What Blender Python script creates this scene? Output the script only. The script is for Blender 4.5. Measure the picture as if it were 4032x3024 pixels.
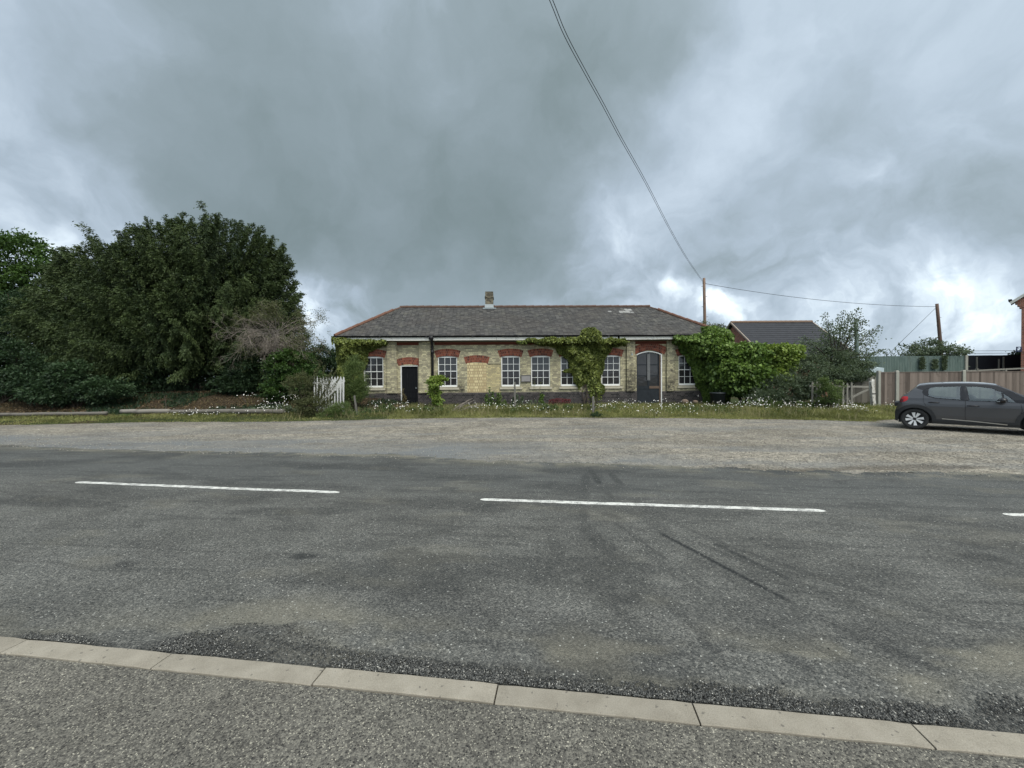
import bpy, math, random
import numpy as np
from mathutils import Matrix, Vector
rad = math.radians
for o in list(bpy.data.objects): bpy.data.objects.remove(o)
S = bpy.context.scene
COL = S.collection
rng = np.random.default_rng(7)
random.seed(7)

# ------------------------------------------------------------------ camera
FPX, PITCH, ROLL, CAMH = 1550.0, -0.0131, 0.007, 1.55
_R0 = np.array([1., 0, 0]); _F = np.array([0, math.cos(PITCH), math.sin(PITCH)]); _U0 = np.array([0, -math.sin(PITCH), math.cos(PITCH)])
_R = math.cos(ROLL)*_R0 - math.sin(ROLL)*_U0; _U = math.sin(ROLL)*_R0 + math.cos(ROLL)*_U0
CAM = np.array([0, 0, CAMH])
cd = bpy.data.cameras.new('camera'); cam = bpy.data.objects.new('camera', cd); COL.objects.link(cam)
cd.sensor_width = 36; cd.lens = FPX*36/4032; cd.clip_start = 0.05; cd.clip_end = 3000
M4 = Matrix.Identity(4)
for i in range(3):
    M4[i][0] = _R[i]; M4[i][1] = _U[i]; M4[i][2] = -_F[i]; M4[i][3] = CAM[i]
cam.matrix_world = M4; S.camera = cam
S.render.resolution_x = 1024; S.render.resolution_y = 768

def ray(px, py): return _F + _R*(px-2016)/FPX + _U*(1512-py)/FPX
def P(px, py, Y): d = ray(px, py); return CAM + d*(Y/d[1])
def G(px, py, z=0.0): d = ray(px, py); return CAM + d*((z-CAMH)/d[2])
def G2(px, py, z=0.0): return tuple(G(px, py, z)[:2])

# ------------------------------------------------------------------ world, sun, exposure
S.view_settings.view_transform = 'Standard'; S.view_settings.look = 'None'; S.view_settings.exposure = 0.30; S.view_settings.gamma = 1
SUN_EL, SUN_AZ = 54, 150      # azimuth clockwise from +Y: behind the camera, to the right
W = bpy.data.worlds.new('World'); S.world = W; W.use_nodes = True
nt = W.node_tree; nt.nodes.clear()
class NT:
    def __init__(s, t): s.t = t
    def n(s, typ, ins=None, **kw):
        x = s.t.nodes.new(typ)
        for k, v in kw.items(): setattr(x, k, v)
        for k, v in (ins or {}).items():
            if hasattr(v, 'is_output') or isinstance(v, bpy.types.NodeSocket): s.t.links.new(v, x.inputs[k])
            else: x.inputs[k].default_value = v
        return x
    def m(s, op, a, b=0.0, c=None, clamp=False):
        i = {0: a, 1: b}
        if c is not None: i[2] = c
        return s.n('ShaderNodeMath', i, operation=op, use_clamp=clamp).outputs[0]
    def mix(s, f, a, b, blend='MIX'):
        x = s.n('ShaderNodeMix', {0: f, 6: a, 7: b}, data_type='RGBA', blend_type=blend); return x.outputs[2]
    def noise(s, vec, scale, detail=4, rough=0.5, out=0, dist=0.0):
        return s.n('ShaderNodeTexNoise', {'Vector': vec, 'Scale': scale, 'Detail': detail, 'Roughness': rough, 'Distortion': dist}).outputs[out]
    def ramp(s, f, stops, interp='LINEAR'):
        x = s.n('ShaderNodeValToRGB', {0: f}); x.color_ramp.interpolation = interp; e = x.color_ramp.elements
        while len(e) < len(stops): e.new(0.5)
        for k, (p, c) in enumerate(stops):
            e[k].position = p; e[k].color = (c, c, c, 1) if isinstance(c, (int, float)) else tuple(c)+(1,)
        return x.outputs[0]
    def step(s, f, a, b): # smooth 0..1 between a and b
        return s.n('ShaderNodeMapRange', {0: f, 1: a, 2: b}, interpolation_type='SMOOTHSTEP').outputs[0]
N = NT(nt)
SKYSTR = 0.10
tc = N.n('ShaderNodeTexCoord').outputs['Generated']
nd = N.n('ShaderNodeVectorMath', {0: tc}, operation='NORMALIZE').outputs[0]
sep = N.n('ShaderNodeSeparateXYZ', {0: nd})
zz = N.m('ADD', N.m('MAXIMUM', sep.outputs[2], 0.0), 0.30)
cv = N.n('ShaderNodeCombineXYZ', {0: N.m('DIVIDE', sep.outputs[0], zz), 1: N.m('DIVIDE', sep.outputs[1], zz), 2: 0.0}).outputs[0]
warp = N.noise(nd, 3.0, 6, 0.55, out=1)
wv = N.n('ShaderNodeVectorMath', {0: warp, 1: (0.5, 0.5, 0.5)}, operation='SUBTRACT').outputs[0]
wv = N.n('ShaderNodeVectorMath', {0: wv, 3: 0.34}, operation='SCALE').outputs[0]
wd = N.n('ShaderNodeVectorMath', {0: nd, 1: wv}, operation='ADD').outputs[0]
wd = N.n('ShaderNodeVectorMath', {0: wd}, operation='NORMALIZE').outputs[0]
LOBES = [  # px, py, radius deg, amount (positive = darker cloud)
 (1500, 300, 18, .14), (2250, 100, 13, .14), (1250, 650, 11, .13), (1850, 800, 10, .16), (1300, 960, 8, .15), (2350, 500, 8, .12), (2150, 1040, 6, .12), (1750, 1040, 7, .18), (2000, 950, 7, .14), (1500, 950, 7, .08),
 (750, 620, 10, .13), (950, 900, 7, .10), (700, 200, 12, .08), (2550, 230, 6, .16), (2250, 350, 6, .06), (2850, 300, 5, -.10), (3300, 350, 9, .07), (3150, 800, 8, .05), (3850, 950, 8, .07), (3700, 150, 10, .05), (450, 480, 8, .05),
 (80, 830, 8, -.16), (300, 1010, 6, -.14), (1180, 1080, 3.5, -.20), (1300, 1230, 6, -.36), (1560, 1130, 2.2, -.16), (2690, 1125, 1.8, -.42), (2760, 1150, 2.0, -.22), (2880, 1215, 1.8, -.42), (2920, 1255, 2.2, -.28), (3950, 1250, 6, -.08), (3500, 1330, 5, -.16), (100, 980, 5, -.10), (2450, 800, 5, -.13), (2400, 960, 5, -.14),
 (3190, 1045, 2.2, -.20), (3800, 1340, 7, -.07), (3300, 1250, 4, -.12), (3350, 640, 4, -.12), (3620, 500, 5, -.08), (2650, 600, 7, -.07), (0, 380, 10, -.10), (2950, 450, 6, -.05), (3600, 1120, 4, -.12), (2600, 1250, 5, -.10), (0, 0, 12, -.05), (2750, 1350, 6, -.16), (3250, 1380, 6, -.10)]
acc = None
for px, py, r, a in LOBES:
    d = ray(px, py); d = d/np.linalg.norm(d)
    dt = N.n('ShaderNodeVectorMath', {0: wd, 1: tuple(d)}, operation='DOT_PRODUCT').outputs['Value']
    k = 1/(1-math.cos(rad(r)))
    e = N.m('EXPONENT', N.m('MULTIPLY_ADD', dt, k, -k))
    acc = N.m('MULTIPLY_ADD', e, a, acc if acc is not None else 0.555)
n1 = N.noise(cv, 1.5, 8, 0.52, dist=0.15)
n2 = N.noise(wd, 8.5, 7, 0.55, dist=0.2)
n3 = N.n('ShaderNodeTexNoise', {'Vector': wd, 'Scale': 3.2, 'Detail': 8.0, 'Roughness': .56, 'Distortion': .25}).outputs[0]
calm = N.m('MULTIPLY', N.m('MULTIPLY_ADD', N.step(acc, .80, .40), .85, .15), N.m('MULTIPLY_ADD', N.step(sep.outputs[2], .50, .12), .80, .20))
D = N.m('ADD', acc, N.m('ADD', N.m('MULTIPLY', N.m('SUBTRACT', n1, 0.5), 0.28), N.m('MULTIPLY', N.m('SUBTRACT', n3, 0.5), 0.70)))
D = N.m('ADD', D, N.m('MULTIPLY', N.m('MULTIPLY', N.m('SUBTRACT', n2, 0.5), 1.35), calm))
# brighter sky behind and above the camera, where the sun stands behind the cloud
sd = (math.sin(rad(SUN_AZ))*math.cos(rad(SUN_EL)), math.cos(rad(SUN_AZ))*math.cos(rad(SUN_EL)), math.sin(rad(SUN_EL)))
dt = N.n('ShaderNodeVectorMath', {0: nd, 1: sd}, operation='DOT_PRODUCT').outputs['Value']
glow = N.m('EXPONENT', N.m('MULTIPLY_ADD', dt, 3.2, -3.2))
D = N.m('SUBTRACT', D, N.m('MULTIPLY', glow, 0.55))
k10 = 1/SKYSTR
colr = N.ramp(D, [(0.0, (.93, .97, 1.0)), (0.14, (.68, .78, .86)), (0.32, (.46, .545, .635)), (0.50, (.345, .42, .495)), (0.70, (.245, .305, .342)), (0.95, (.172, .222, .236))])
sky = N.n('ShaderNodeTexSky', sky_type='NISHITA', sun_disc=False, sun_elevation=rad(SUN_EL), sun_rotation=rad(SUN_AZ)).outputs[0]
cl = N.n('ShaderNodeVectorMath', {0: colr, 3: k10*1.0}, operation='SCALE').outputs[0]
bright = N.m('MULTIPLY_ADD', glow, 2.0, 1.0)
cl = N.n('ShaderNodeVectorMath', {0: cl, 3: bright}, operation='SCALE').outputs[0]
cl = N.mix(glow, cl, (1.0, .90, .76, 1), 'MULTIPLY')
gap = N.m('MULTIPLY', N.step(N.noise(cv, 2.3, 5, 0.6), 0.60, 0.72), N.step(D, 0.45, 0.2))
skm = N.mix(N.m('MULTIPLY_ADD', gap, 0.35, 0.04), cl, sky)
bg = N.n('ShaderNodeBackground', {0: skm, 1: SKYSTR}).outputs[0]
N.n('ShaderNodeOutputWorld', {0: bg})

sl = bpy.data.lights.new('sun', 'SUN'); sl.energy = 1.5; sl.angle = rad(18); sl.color = (1, .95, .87)
so = bpy.data.objects.new('sun', sl); COL.objects.link(so)
so.rotation_euler = Vector(sd).to_track_quat('Z', 'Y').to_euler()

# ------------------------------------------------------------------ helpers
def tag(o, label=None, cat=None, group=None, kind=None):
    if label: o['label'] = label
    if cat: o['category'] = cat
    if group: o['group'] = group
    if kind: o['kind'] = kind
    return o
def empty(name, loc=(0, 0, 0), rz=0.0, label=None, cat=None, group=None):
    o = bpy.data.objects.new(name, None); COL.objects.link(o); o.location = loc; o.rotation_euler = (0, 0, rz); o.empty_display_size = .2
    return tag(o, label, cat, group)
def link(name, me, mats, parent=None):
    o = bpy.data.objects.new(name, me); COL.objects.link(o)
    for m in (mats if isinstance(mats, (list, tuple)) else [mats]): me.materials.append(m)
    if parent: o.parent = parent
    return o
class MB:
    def __init__(s): s.v = []; s.f = []; s.t = []; s.mi = []
    def face(s, pts, tint=None, mi=0):
        b = len(s.v); s.v += [tuple(p) for p in pts]; s.f.append(tuple(range(b, b+len(pts)))); s.mi.append(mi)
        s.t += [random.random() if tint is None else tint]*len(pts)
    def raw(s, vs, fs, tint=None, mi=0):
        b = len(s.v); s.v += [tuple(p) for p in vs]; t = random.random() if tint is None else tint
        s.t += [t]*len(vs)
        for f in fs: s.f.append(tuple(b+i for i in f)); s.mi.append(mi)
    def box(s, x0, x1, y0, y1, z0, z1, tint=None, mi=0, top=None):
        v = [(x0,y0,z0),(x1,y0,z0),(x1,y1,z0),(x0,y1,z0),(x0,y0,z1),(x1,y0,z1),(x1,y1,z1),(x0,y1,z1)]
        s.raw(v, [(0,3,2,1),(4,5,6,7),(0,1,5,4),(1,2,6,5),(2,3,7,6),(3,0,4,7)], tint, mi)
    def hexa(s, a, b, tint=None, mi=0):  # two quads of four points each
        s.raw(list(a)+list(b), [(3,2,1,0),(4,5,6,7),(0,1,5,4),(1,2,6,5),(2,3,7,6),(3,0,4,7)], tint, mi)
    def bar(s, p, q, w, h, up=(0,0,1), tint=None, mi=0):
        p = np.array(p, float); q = np.array(q, float); d = q-p; d /= np.linalg.norm(d); up = np.array(up, float)
        sd_ = np.cross(d, up); sd_ /= np.linalg.norm(sd_); u = np.cross(sd_, d)
        c = lambda o: [o-sd_*w/2-u*h/2, o+sd_*w/2-u*h/2, o+sd_*w/2+u*h/2, o-sd_*w/2+u*h/2]
        s.hexa(c(p), c(q), tint, mi)
    def tube(s, pts, r, n=8, tint=None, mi=0, cap=True):
        pts = [np.array(p, float) for p in pts]; rr = r if isinstance(r, (list, tuple, np.ndarray)) else [r]*len(pts)
        t = random.random() if tint is None else tint; b = len(s.v)
        for i, p in enumerate(pts):
            d = pts[min(i+1, len(pts)-1)]-pts[max(i-1, 0)]; d = d/(np.linalg.norm(d)+1e-9)
            a = np.cross(d, (0, 0, 1)) if abs(d[2]) < .9 else np.cross(d, (1, 0, 0)); a /= np.linalg.norm(a); c = np.cross(d, a)
            for k in range(n):
                th = 2*math.pi*k/n; s.v.append(tuple(p+rr[i]*(a*math.cos(th)+c*math.sin(th)))); s.t.append(t)
        for i in range(len(pts)-1):
            for k in range(n):
                k2 = (k+1) % n; s.f.append((b+i*n+k, b+i*n+k2, b+(i+1)*n+k2, b+(i+1)*n+k)); s.mi.append(mi)
        if cap:
            s.f.append(tuple(b+k for k in range(n))[::-1]); s.mi.append(mi)
            s.f.append(tuple(b+(len(pts)-1)*n+k for k in range(n))); s.mi.append(mi)
    def build(s, name, mats, parent=None, smooth=False, shift=None):
        me = bpy.data.meshes.new(name); v = s.v
        if shift is not None: v = [(a-shift[0], b-shift[1], c-shift[2]) for a, b, c in v]
        me.from_pydata(v, [], s.f); at = me.attributes.new('tint', 'FLOAT', 'POINT'); at.data.foreach_set('value', s.t)
        o = link(name, me, mats, parent); me.polygons.foreach_set('material_index', s.mi)
        if smooth: me.polygons.foreach_set('use_smooth', [True]*len(s.f))
        me.update(); return o
def npmesh(name, V, F, tint, mats, parent=None, attrs=None, smooth=False):
    """V (n,3), F (m,k) numpy arrays"""
    me = bpy.data.meshes.new(name); m, k = F.shape
    me.vertices.add(len(V)); me.vertices.foreach_set('co', V.astype(np.float32).ravel())
    me.loops.add(m*k); me.loops.foreach_set('vertex_index', F.astype(np.int32).ravel())
    me.polygons.add(m); me.polygons.foreach_set('loop_start', np.arange(0, m*k, k, dtype=np.int32))
    try: me.polygons.foreach_set('loop_total', np.full(m, k, dtype=np.int32))
    except Exception: pass
    if smooth: me.polygons.foreach_set('use_smooth', np.ones(m, dtype=bool))
    me.update(calc_edges=True)
    ats = dict(attrs or {});
    if tint is not None: ats['tint'] = tint
    for kk, a in ats.items():
        at = me.attributes.new(kk, 'FLOAT', 'POINT'); at.data.foreach_set('value', a.astype(np.float32))
    return link(name, me, mats, parent)

# value noise in numpy for world-space masks
_tab = rng.random((256, 256))
def vnoise(x, y):
    xi = np.floor(x).astype(int); yi = np.floor(y).astype(int); fx = x-xi; fy = y-yi
    fx = fx*fx*(3-2*fx); fy = fy*fy*(3-2*fy); g = lambda a, b: _tab[a & 255, b & 255]
    return (g(xi, yi)*(1-fx)+g(xi+1, yi)*fx)*(1-fy)+(g(xi, yi+1)*(1-fx)+g(xi+1, yi+1)*fx)*fy
def fbm(x, y, o=4):
    x = np.asarray(x, float); y = np.asarray(y, float); r = 0; a = .5
    for i in range(o): r = r+a*vnoise(x+i*17.3, y+i*9.1); x = x*2.03; y = y*2.03; a *= .5
    return r/(1-.5**o)
def sstep(x, a, b): t = np.clip((x-a)/(b-a), 0, 1); return t*t*(3-2*t)
def segdist(X, Y, a, b):
    a = np.array(a); b = np.array(b); d = b-a; t = np.clip(((X-a[0])*d[0]+(Y-a[1])*d[1])/(d@d), 0, 1)
    return np.hypot(X-a[0]-t*d[0], Y-a[1]-t*d[1]), t

# ------------------------------------------------------------------ materials
def mat(name, fn, disp=False):
    m = bpy.data.materials.new(name); m.use_nodes = True; t = m.node_tree; t.nodes.clear(); n = NT(t)
    sh = fn(n); t.nodes.new('ShaderNodeOutputMaterial'); t.links.new(sh, t.nodes[-1].inputs[0]); return m
def prin(n, col, rough=.8, spec=.3, metal=0.0, bump=None, bs=.3, bd=.01, **kw):
    i = {'Base Color': col if not isinstance(col, tuple) else col+(1,), 'Roughness': rough, 'Metallic': metal, 'Specular IOR Level': spec}
    i.update(kw)
    if bump is not None: i['Normal'] = n.n('ShaderNodeBump', {'Height': bump, 'Strength': bs, 'Distance': bd}).outputs[0]
    return n.n('ShaderNodeBsdfPrincipled', i).outputs[0]
def obj_co(n): return n.n('ShaderNodeTexCoord').outputs['Object']
def attr(n, name='tint'): return n.n('ShaderNodeAttribute', attribute_name=name).outputs['Fac']
def c4(*c): return tuple(c)+(1,)

def simple(name, c, rough=.7, var=.25, scale=6, spec=.3, metal=0.0, bs=.2):
    def f(n):
        co = obj_co(n); a = n.noise(co, scale, 6, .6); b = n.noise(co, scale*7, 3, .6)
        v = n.m('MULTIPLY_ADD', n.m('ADD', n.m('MULTIPLY', a, .65), n.m('MULTIPLY', b, .35)), 2*var, 1-var)
        col = n.n('ShaderNodeVectorMath', {0: c, 3: v}, operation='SCALE').outputs[0]
        return prin(n, col, rough, spec, metal, b, bs, .004)
    return mat(name, f)
def leafmat(name, dark, light, trans=.25, rough=.55, spec=.25):
    def f(n):
        col = n.mix(attr(n), c4(*dark), c4(*light))
        p = prin(n, col, rough, spec)
        t = n.n('ShaderNodeBsdfTranslucent', {'Color': n.mix(0.5, col, c4(light[0]*1.1, light[1]*1.2, light[2]*.6))}).outputs[0]
        return n.n('ShaderNodeMixShader', {0: trans, 1: p, 2: t}).outputs[0]
    return mat(name, f)

def m_asphalt(n):
    co = obj_co(n); grit = attr(n, 'grit'); dust = attr(n, 'dust'); mark = attr(n, 'mark'); lane = attr(n, 'lane')
    v = n.n('ShaderNodeTexVoronoi', {'Vector': co, 'Scale': 115.0, 'Randomness': 1.0})
    sepv = n.n('ShaderNodeSeparateColor', {0: v.outputs['Color']})
    fine = n.noise(co, 260, 2, .6); med = n.noise(co, 34, 5, .7); big = n.noise(co, 1.1, 5, .62); mid = n.noise(co, 7, 4, .6)
    st = n.m('ADD', n.m('MULTIPLY', sepv.outputs[0], .55), n.m('MULTIPLY', fine, .45))
    base = n.ramp(st, [(0.12, (.022, .023, .023)), (0.40, (.078, .080, .075)), (0.62, (.142, .141, .129)), (0.92, (.30, .295, .265))])
    base = n.mix(n.m('MULTIPLY', n.step(med, .40, .62), .5), base, c4(.086, .088, .084))
    sc = n.m('MULTIPLY', n.m('MULTIPLY_ADD', n.step(big, .32, .68), .30, .84), n.m('MULTIPLY_ADD', mid, .36, .82))
    base = n.n('ShaderNodeVectorMath', {0: base, 3: sc}, operation='SCALE').outputs[0]
    base = n.mix(n.m('MULTIPLY', lane, .50), base, c4(.070, .076, .077))
    base = n.mix(n.m('MULTIPLY', dust, .75), base, n.mix(st, c4(.13, .125, .10), c4(.24, .225, .18)))
    base = n.mix(n.m('MULTIPLY', grit, .75), base, n.mix(st, c4(.026, .027, .027), c4(.10, .10, .095)))
    base = n.mix(n.m('MULTIPLY', mark, n.m('MULTIPLY_ADD', st, -.4, 1.15), clamp=True), base, c4(.022, .024, .025))
    spk = n.m('GREATER_THAN', sepv.outputs[1], .994)
    base = n.mix(n.m('MULTIPLY', spk, .6), base, c4(.5, .5, .46))
    h = n.m('ADD', n.m('MULTIPLY', v.outputs['Distance'], -.8), n.m('MULTIPLY', fine, .4))
    return prin(n, base, .86, .18, bump=h, bs=.75, bd=.008)
MAT_ASPHALT = mat('asphalt', m_asphalt)
def m_foot(n):
    co = obj_co(n)
    v = n.n('ShaderNodeTexVoronoi', {'Vector': co, 'Scale': 112.0}); sv = n.n('ShaderNodeSeparateColor', {0: v.outputs['Color']})
    v2 = n.n('ShaderNodeTexVoronoi', {'Vector': co, 'Scale': 230.0}); sv2 = n.n('ShaderNodeSeparateColor', {0: v2.outputs['Color']})
    fine = n.noise(co, 330, 2, .6); big = n.noise(co, 1.7, 5, .6); mid = n.noise(co, 16, 4, .65)
    st = n.m('ADD', n.m('MULTIPLY', sv.outputs[0], .40), n.m('MULTIPLY', n.m('ADD', sv2.outputs[0], fine), .30))
    base = n.ramp(st, [(0.15, (.032, .031, .029)), (0.42, (.094, .090, .079)), (0.62, (.150, .143, .123)), (0.95, (.275, .26, .215))])
    base = n.mix(n.m('MULTIPLY', n.m('GREATER_THAN', sv2.outputs[1], .968), .65), base, c4(.55, .52, .42))
    hole = n.m('MULTIPLY', n.m('GREATER_THAN', sv.outputs[2], .93), n.step(v.outputs['Distance'], .55, .25))
    base = n.mix(n.m('MULTIPLY', hole, .75), base, c4(.018, .018, .02))
    sc = n.m('MULTIPLY', n.m('MULTIPLY_ADD', n.step(big, .3, .7), .22, .86), n.m('MULTIPLY_ADD', mid, .5, .78))
    base = n.n('ShaderNodeVectorMath', {0: base, 3: sc}, operation='SCALE').outputs[0]
    h = n.m('ADD', n.m('MULTIPLY', v.outputs['Distance'], -.7), n.m('MULTIPLY', fine, .5)); h = n.m('SUBTRACT', h, n.m('MULTIPLY', hole, 1.2))
    return prin(n, base, .85, .2, bump=h, bs=.7, bd=.007)
MAT_FOOT = mat('footpath_chippings', m_foot)
def m_gravel(n):
    co = obj_co(n); worn = attr(n, 'worn'); damp = attr(n, 'damp')
    v = n.n('ShaderNodeTexVoronoi', {'Vector': co, 'Scale': 26.0}); sv = n.n('ShaderNodeSeparateColor', {0: v.outputs['Color']})
    v2 = n.n('ShaderNodeTexVoronoi', {'Vector': co, 'Scale': 60.0}); sv2 = n.n('ShaderNodeSeparateColor', {0: v2.outputs['Color']})
    mid = n.noise(co, 3.5, 6, .7); big = n.noise(co, .6, 5, .6)
    st = n.m('ADD', n.m('MULTIPLY', sv.outputs[0], .6), n.m('MULTIPLY', sv2.outputs[0], .4))
    base = n.ramp(st, [(0.1, (.115, .104, .088)), (0.5, (.25, .228, .187)), (0.9, (.42, .385, .32))])
    sc = n.m('MULTIPLY', n.m('MULTIPLY_ADD', n.step(mid, .3, .7), .45, .72), n.m('MULTIPLY_ADD', n.step(big, .35, .65), .34, .80))
    base = n.n('ShaderNodeVectorMath', {0: base, 3: sc}, operation='SCALE').outputs[0]
    base = n.mix(n.m('MULTIPLY', worn, .65), base, c4(.165, .172, .172))
    base = n.mix(n.m('MULTIPLY', damp, .7), base, c4(.07, .058, .045))
    return prin(n, base, .9, .15, bump=n.m('ADD', n.m('MULTIPLY', v.outputs['Distance'], -1), n.m('MULTIPLY', mid, 1.0)), bs=.8, bd=.03)
MAT_GRAVEL = mat('gravel', m_gravel)
def m_earth(n):
    co = obj_co(n); a = n.noise(co, 3, 7, .7); b = n.noise(co, 30, 4, .7); gr = attr(n, 'green')
    litter = n.ramp(b, [(0.25, (.020, .017, .011)), (0.55, (.060, .046, .030)), (0.8, (.15, .12, .075))])
    grass = n.ramp(b, [(0.25, (.018, .025, .010)), (0.6, (.045, .060, .022)), (0.85, (.10, .10, .045))])
    return prin(n, n.mix(gr, litter, grass), .95, .1, bump=b, bs=.8, bd=.05)
MAT_EARTH = mat('earth', m_earth)
def m_kerb(n):
    co = obj_co(n); a = n.noise(co, 7, 6, .65); b = n.noise(co, 190, 3, .7); sp = n.n('ShaderNodeTexVoronoi', {'Vector': co, 'Scale': 90.0})
    t = attr(n); base = n.ramp(n.m('ADD', n.m('MULTIPLY', a, .45), n.m('MULTIPLY', b, .55)), [(0.25, (.15, .133, .105)), (0.5, (.275, .25, .205)), (0.75, (.38, .35, .295))])
    base = n.n('ShaderNodeVectorMath', {0: base, 3: n.m('MULTIPLY_ADD', t, .16, .86)}, operation='SCALE').outputs[0]
    s2 = n.n('ShaderNodeSeparateColor', {0: sp.outputs['Color']})
    base = n.mix(n.m('MULTIPLY', n.m('GREATER_THAN', s2.outputs[0], .990), .55), base, c4(.07, .065, .06))
    return prin(n, base, .85, .2, bump=b, bs=.35, bd=.003)
MAT_KERB = mat('kerb_concrete', m_kerb)
def m_paint(n):
    co = obj_co(n); b = n.noise(co, 60, 4, .7); a = n.noise(co, 9, 4, .6)
    base = n.mix(n.m('MULTIPLY', n.step(n.m('ADD', n.m('MULTIPLY', a, .5), n.m('MULTIPLY', b, .5)), .46, .57), .80), c4(.62, .62, .585), c4(.20, .20, .19))
    return prin(n, base, .7, .3, bump=b, bs=.4, bd=.003)
MAT_PAINT = mat('road_paint', m_paint)

def brickmat(name, c1, c2, c3, mortar, bw=.225, rh=.075, ms=.010, grime=None, stain=0.0, sub=0.0):
    def f(n):
        co = obj_co(n); s = n.n('ShaderNodeSeparateXYZ', {0: co})
        uv = n.n('ShaderNodeCombineXYZ', {0: n.m('ADD', s.outputs[0], n.m('MULTIPLY', s.outputs[1], 1.0)), 1: s.outputs[2], 2: 0.0}).outputs[0]
        k = dict(offset=.5, offset_frequency=2, squash=.5, squash_frequency=2)
        br = n.n('ShaderNodeTexBrick', {'Vector': uv, 'Color1': c4(0, 0, 0), 'Color2': c4(1, 1, 1), 'Mortar': c4(.5, .5, .5), 'Scale': 1.0, 'Mortar Size': ms, 'Mortar Smooth': .2, 'Bias': 0.0, 'Brick Width': bw, 'Row Height': rh}, **k)
        bv = n.n('ShaderNodeSeparateColor', {0: br.outputs[0]}).outputs[0]
        big = n.noise(co, .9, 6, .65); mid = n.noise(co, 5.5, 5, .7); fine = n.noise(co, 40, 3, .6)
        t = n.m('ADD', n.m('MULTIPLY', bv, .62), n.m('MULTIPLY', mid, .38))
        col = n.ramp(t, [(0.15, c3), (0.45, c1), (0.80, c2)])
        col = n.n('ShaderNodeVectorMath', {0: col, 3: n.m('MULTIPLY_ADD', fine, .5, .75)}, operation='SCALE').outputs[0]
        col = n.mix(br.outputs['Fac'], col, c4(*mortar))
        if grime is not None:
            col = n.mix(n.m('MULTIPLY', n.step(big, .42, .66), grime), col, c4(.10, .092, .068))
        if stain:
            sx = s.outputs[0]; st = None
            for (u0, w, zt_) in STAINS:
                g = n.m('MULTIPLY', n.step(n.m('ABSOLUTE', n.m('SUBTRACT', sx, u0)), w, w*.35), n.step(s.outputs[2], zt_, zt_-.9))
                st = g if st is None else n.m('MAXIMUM', st, g)
            col = n.mix(n.m('MULTIPLY', st, n.m('MULTIPLY', n.step(mid, .30, .60), stain)), col, c4(.025, .023, .022))
        return prin(n, col, .9, .15, bump=n.m('SUBTRACT', n.m('MULTIPLY', fine, .3), br.outputs['Fac']), bs=.6, bd=.008)
    return mat(name, f)
def m_slate(n):
    co = obj_co(n); t = attr(n); a = n.noise(co, 2.2, 6, .7); b = n.noise(co, 26, 4, .65); ck = n.noise(co, .5, 4, .6)
    col = n.ramp(t, [(0.0, (.034, .034, .035)), (0.5, (.065, .063, .061)), (0.97, (.112, .108, .102)), (1.0, (.30, .30, .29))])
    col = n.n('ShaderNodeVectorMath', {0: col, 3: n.m('MULTIPLY_ADD', b, .7, .65)}, operation='SCALE').outputs[0]
    col = n.mix(n.m('MULTIPLY', n.step(a, .50, .66), .45), col, c4(.15, .145, .12))
    col = n.mix(n.m('MULTIPLY', n.step(ck, .45, .6), .25), col, c4(.07, .058, .05))
    return prin(n, col, .75, .25, bump=b, bs=.4, bd=.01)
MAT_SLATE = mat('slate', m_slate)
MAT_SLATE2 = simple('dark_roof_tile', (.040, .042, .048), .8, .5, 2.5, .2)
MAT_TERRA = simple('terracotta', (.140, .072, .050), .85, .5, 5)
MAT_RIDGE = simple('ridge_tile', (.115, .072, .055), .85, .5, 5)
def m_white(n):
    co = obj_co(n); a = n.noise(co, 5, 6, .7); b = n.noise(co, 30, 4, .7)
    base = n.mix(n.m('MULTIPLY', n.step(n.m('ADD', n.m('MULTIPLY', a, .5), n.m('MULTIPLY', b, .5)), .53, .64), .55), c4(.66, .66, .62), c4(.26, .24, .20))
    return prin(n, base, .6, .3)
MAT_WHITE = mat('weathered_white_paint', m_white)
MAT_SASH = simple('white_sash_paint', (.72, .73, .72), .5, .15, 8)
MAT_STONE = simple('stone_sill', (.42, .39, .31), .85, .35, 8)
MAT_BLACKIRON = simple('black_iron', (.022, .022, .024), .5, .5, 9)
MAT_SOFFIT = simple('grey_soffit', (.17, .155, .12), .85, .25, 4)
MAT_LEAD = simple('lead', (.24, .275, .29), .5, .35, 8)
MAT_VOID = simple('dark_interior', (.02, .02, .02), .95, .2, 3)
def m_glass(n):
    co = obj_co(n); t = attr(n); w = n.noise(co, 2.4, 3, .5)
    p = prin(n, n.mix(t, c4(.026, .025, .027), c4(.045, .050, .055)), .06, .5, bump=w, bs=.10, bd=.05, IOR=1.5)
    return p
MAT_GLASS = mat('window_glass', m_glass)
def m_door(n):
    co = obj_co(n); sc = n.n('ShaderNodeVectorMath', {0: co, 1: (14, 14, 1.2)}, operation='MULTIPLY').outputs[0]
    a = n.noise(sc, 1.6, 5, .7); b = n.noise(co, 2.5, 4, .6)
    f = n.step(n.m('ADD', n.m('MULTIPLY', a, .7), n.m('MULTIPLY', b, .3)), .58, .68)
    return prin(n, n.mix(n.m('MULTIPLY', f, .5), c4(.007, .008, .010), c4(.085, .09, .095)), .75, .12, bump=a, bs=.3, bd=.01)
MAT_DOOR = mat('black_door_paint', m_door)
MAT_DOOR2 = simple('faded_blue_grey_door', (.024, .029, .035), .75, .7, 5, .15)
MAT_BAREWOOD = simple('flaking_grey_wood', (.13, .135, .14), .8, .6, 12)
MAT_FRAMEWOOD = simple('brown_frame_wood', (.12, .085, .065), .8, .4, 10)
MAT_BLIND = None
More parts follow.
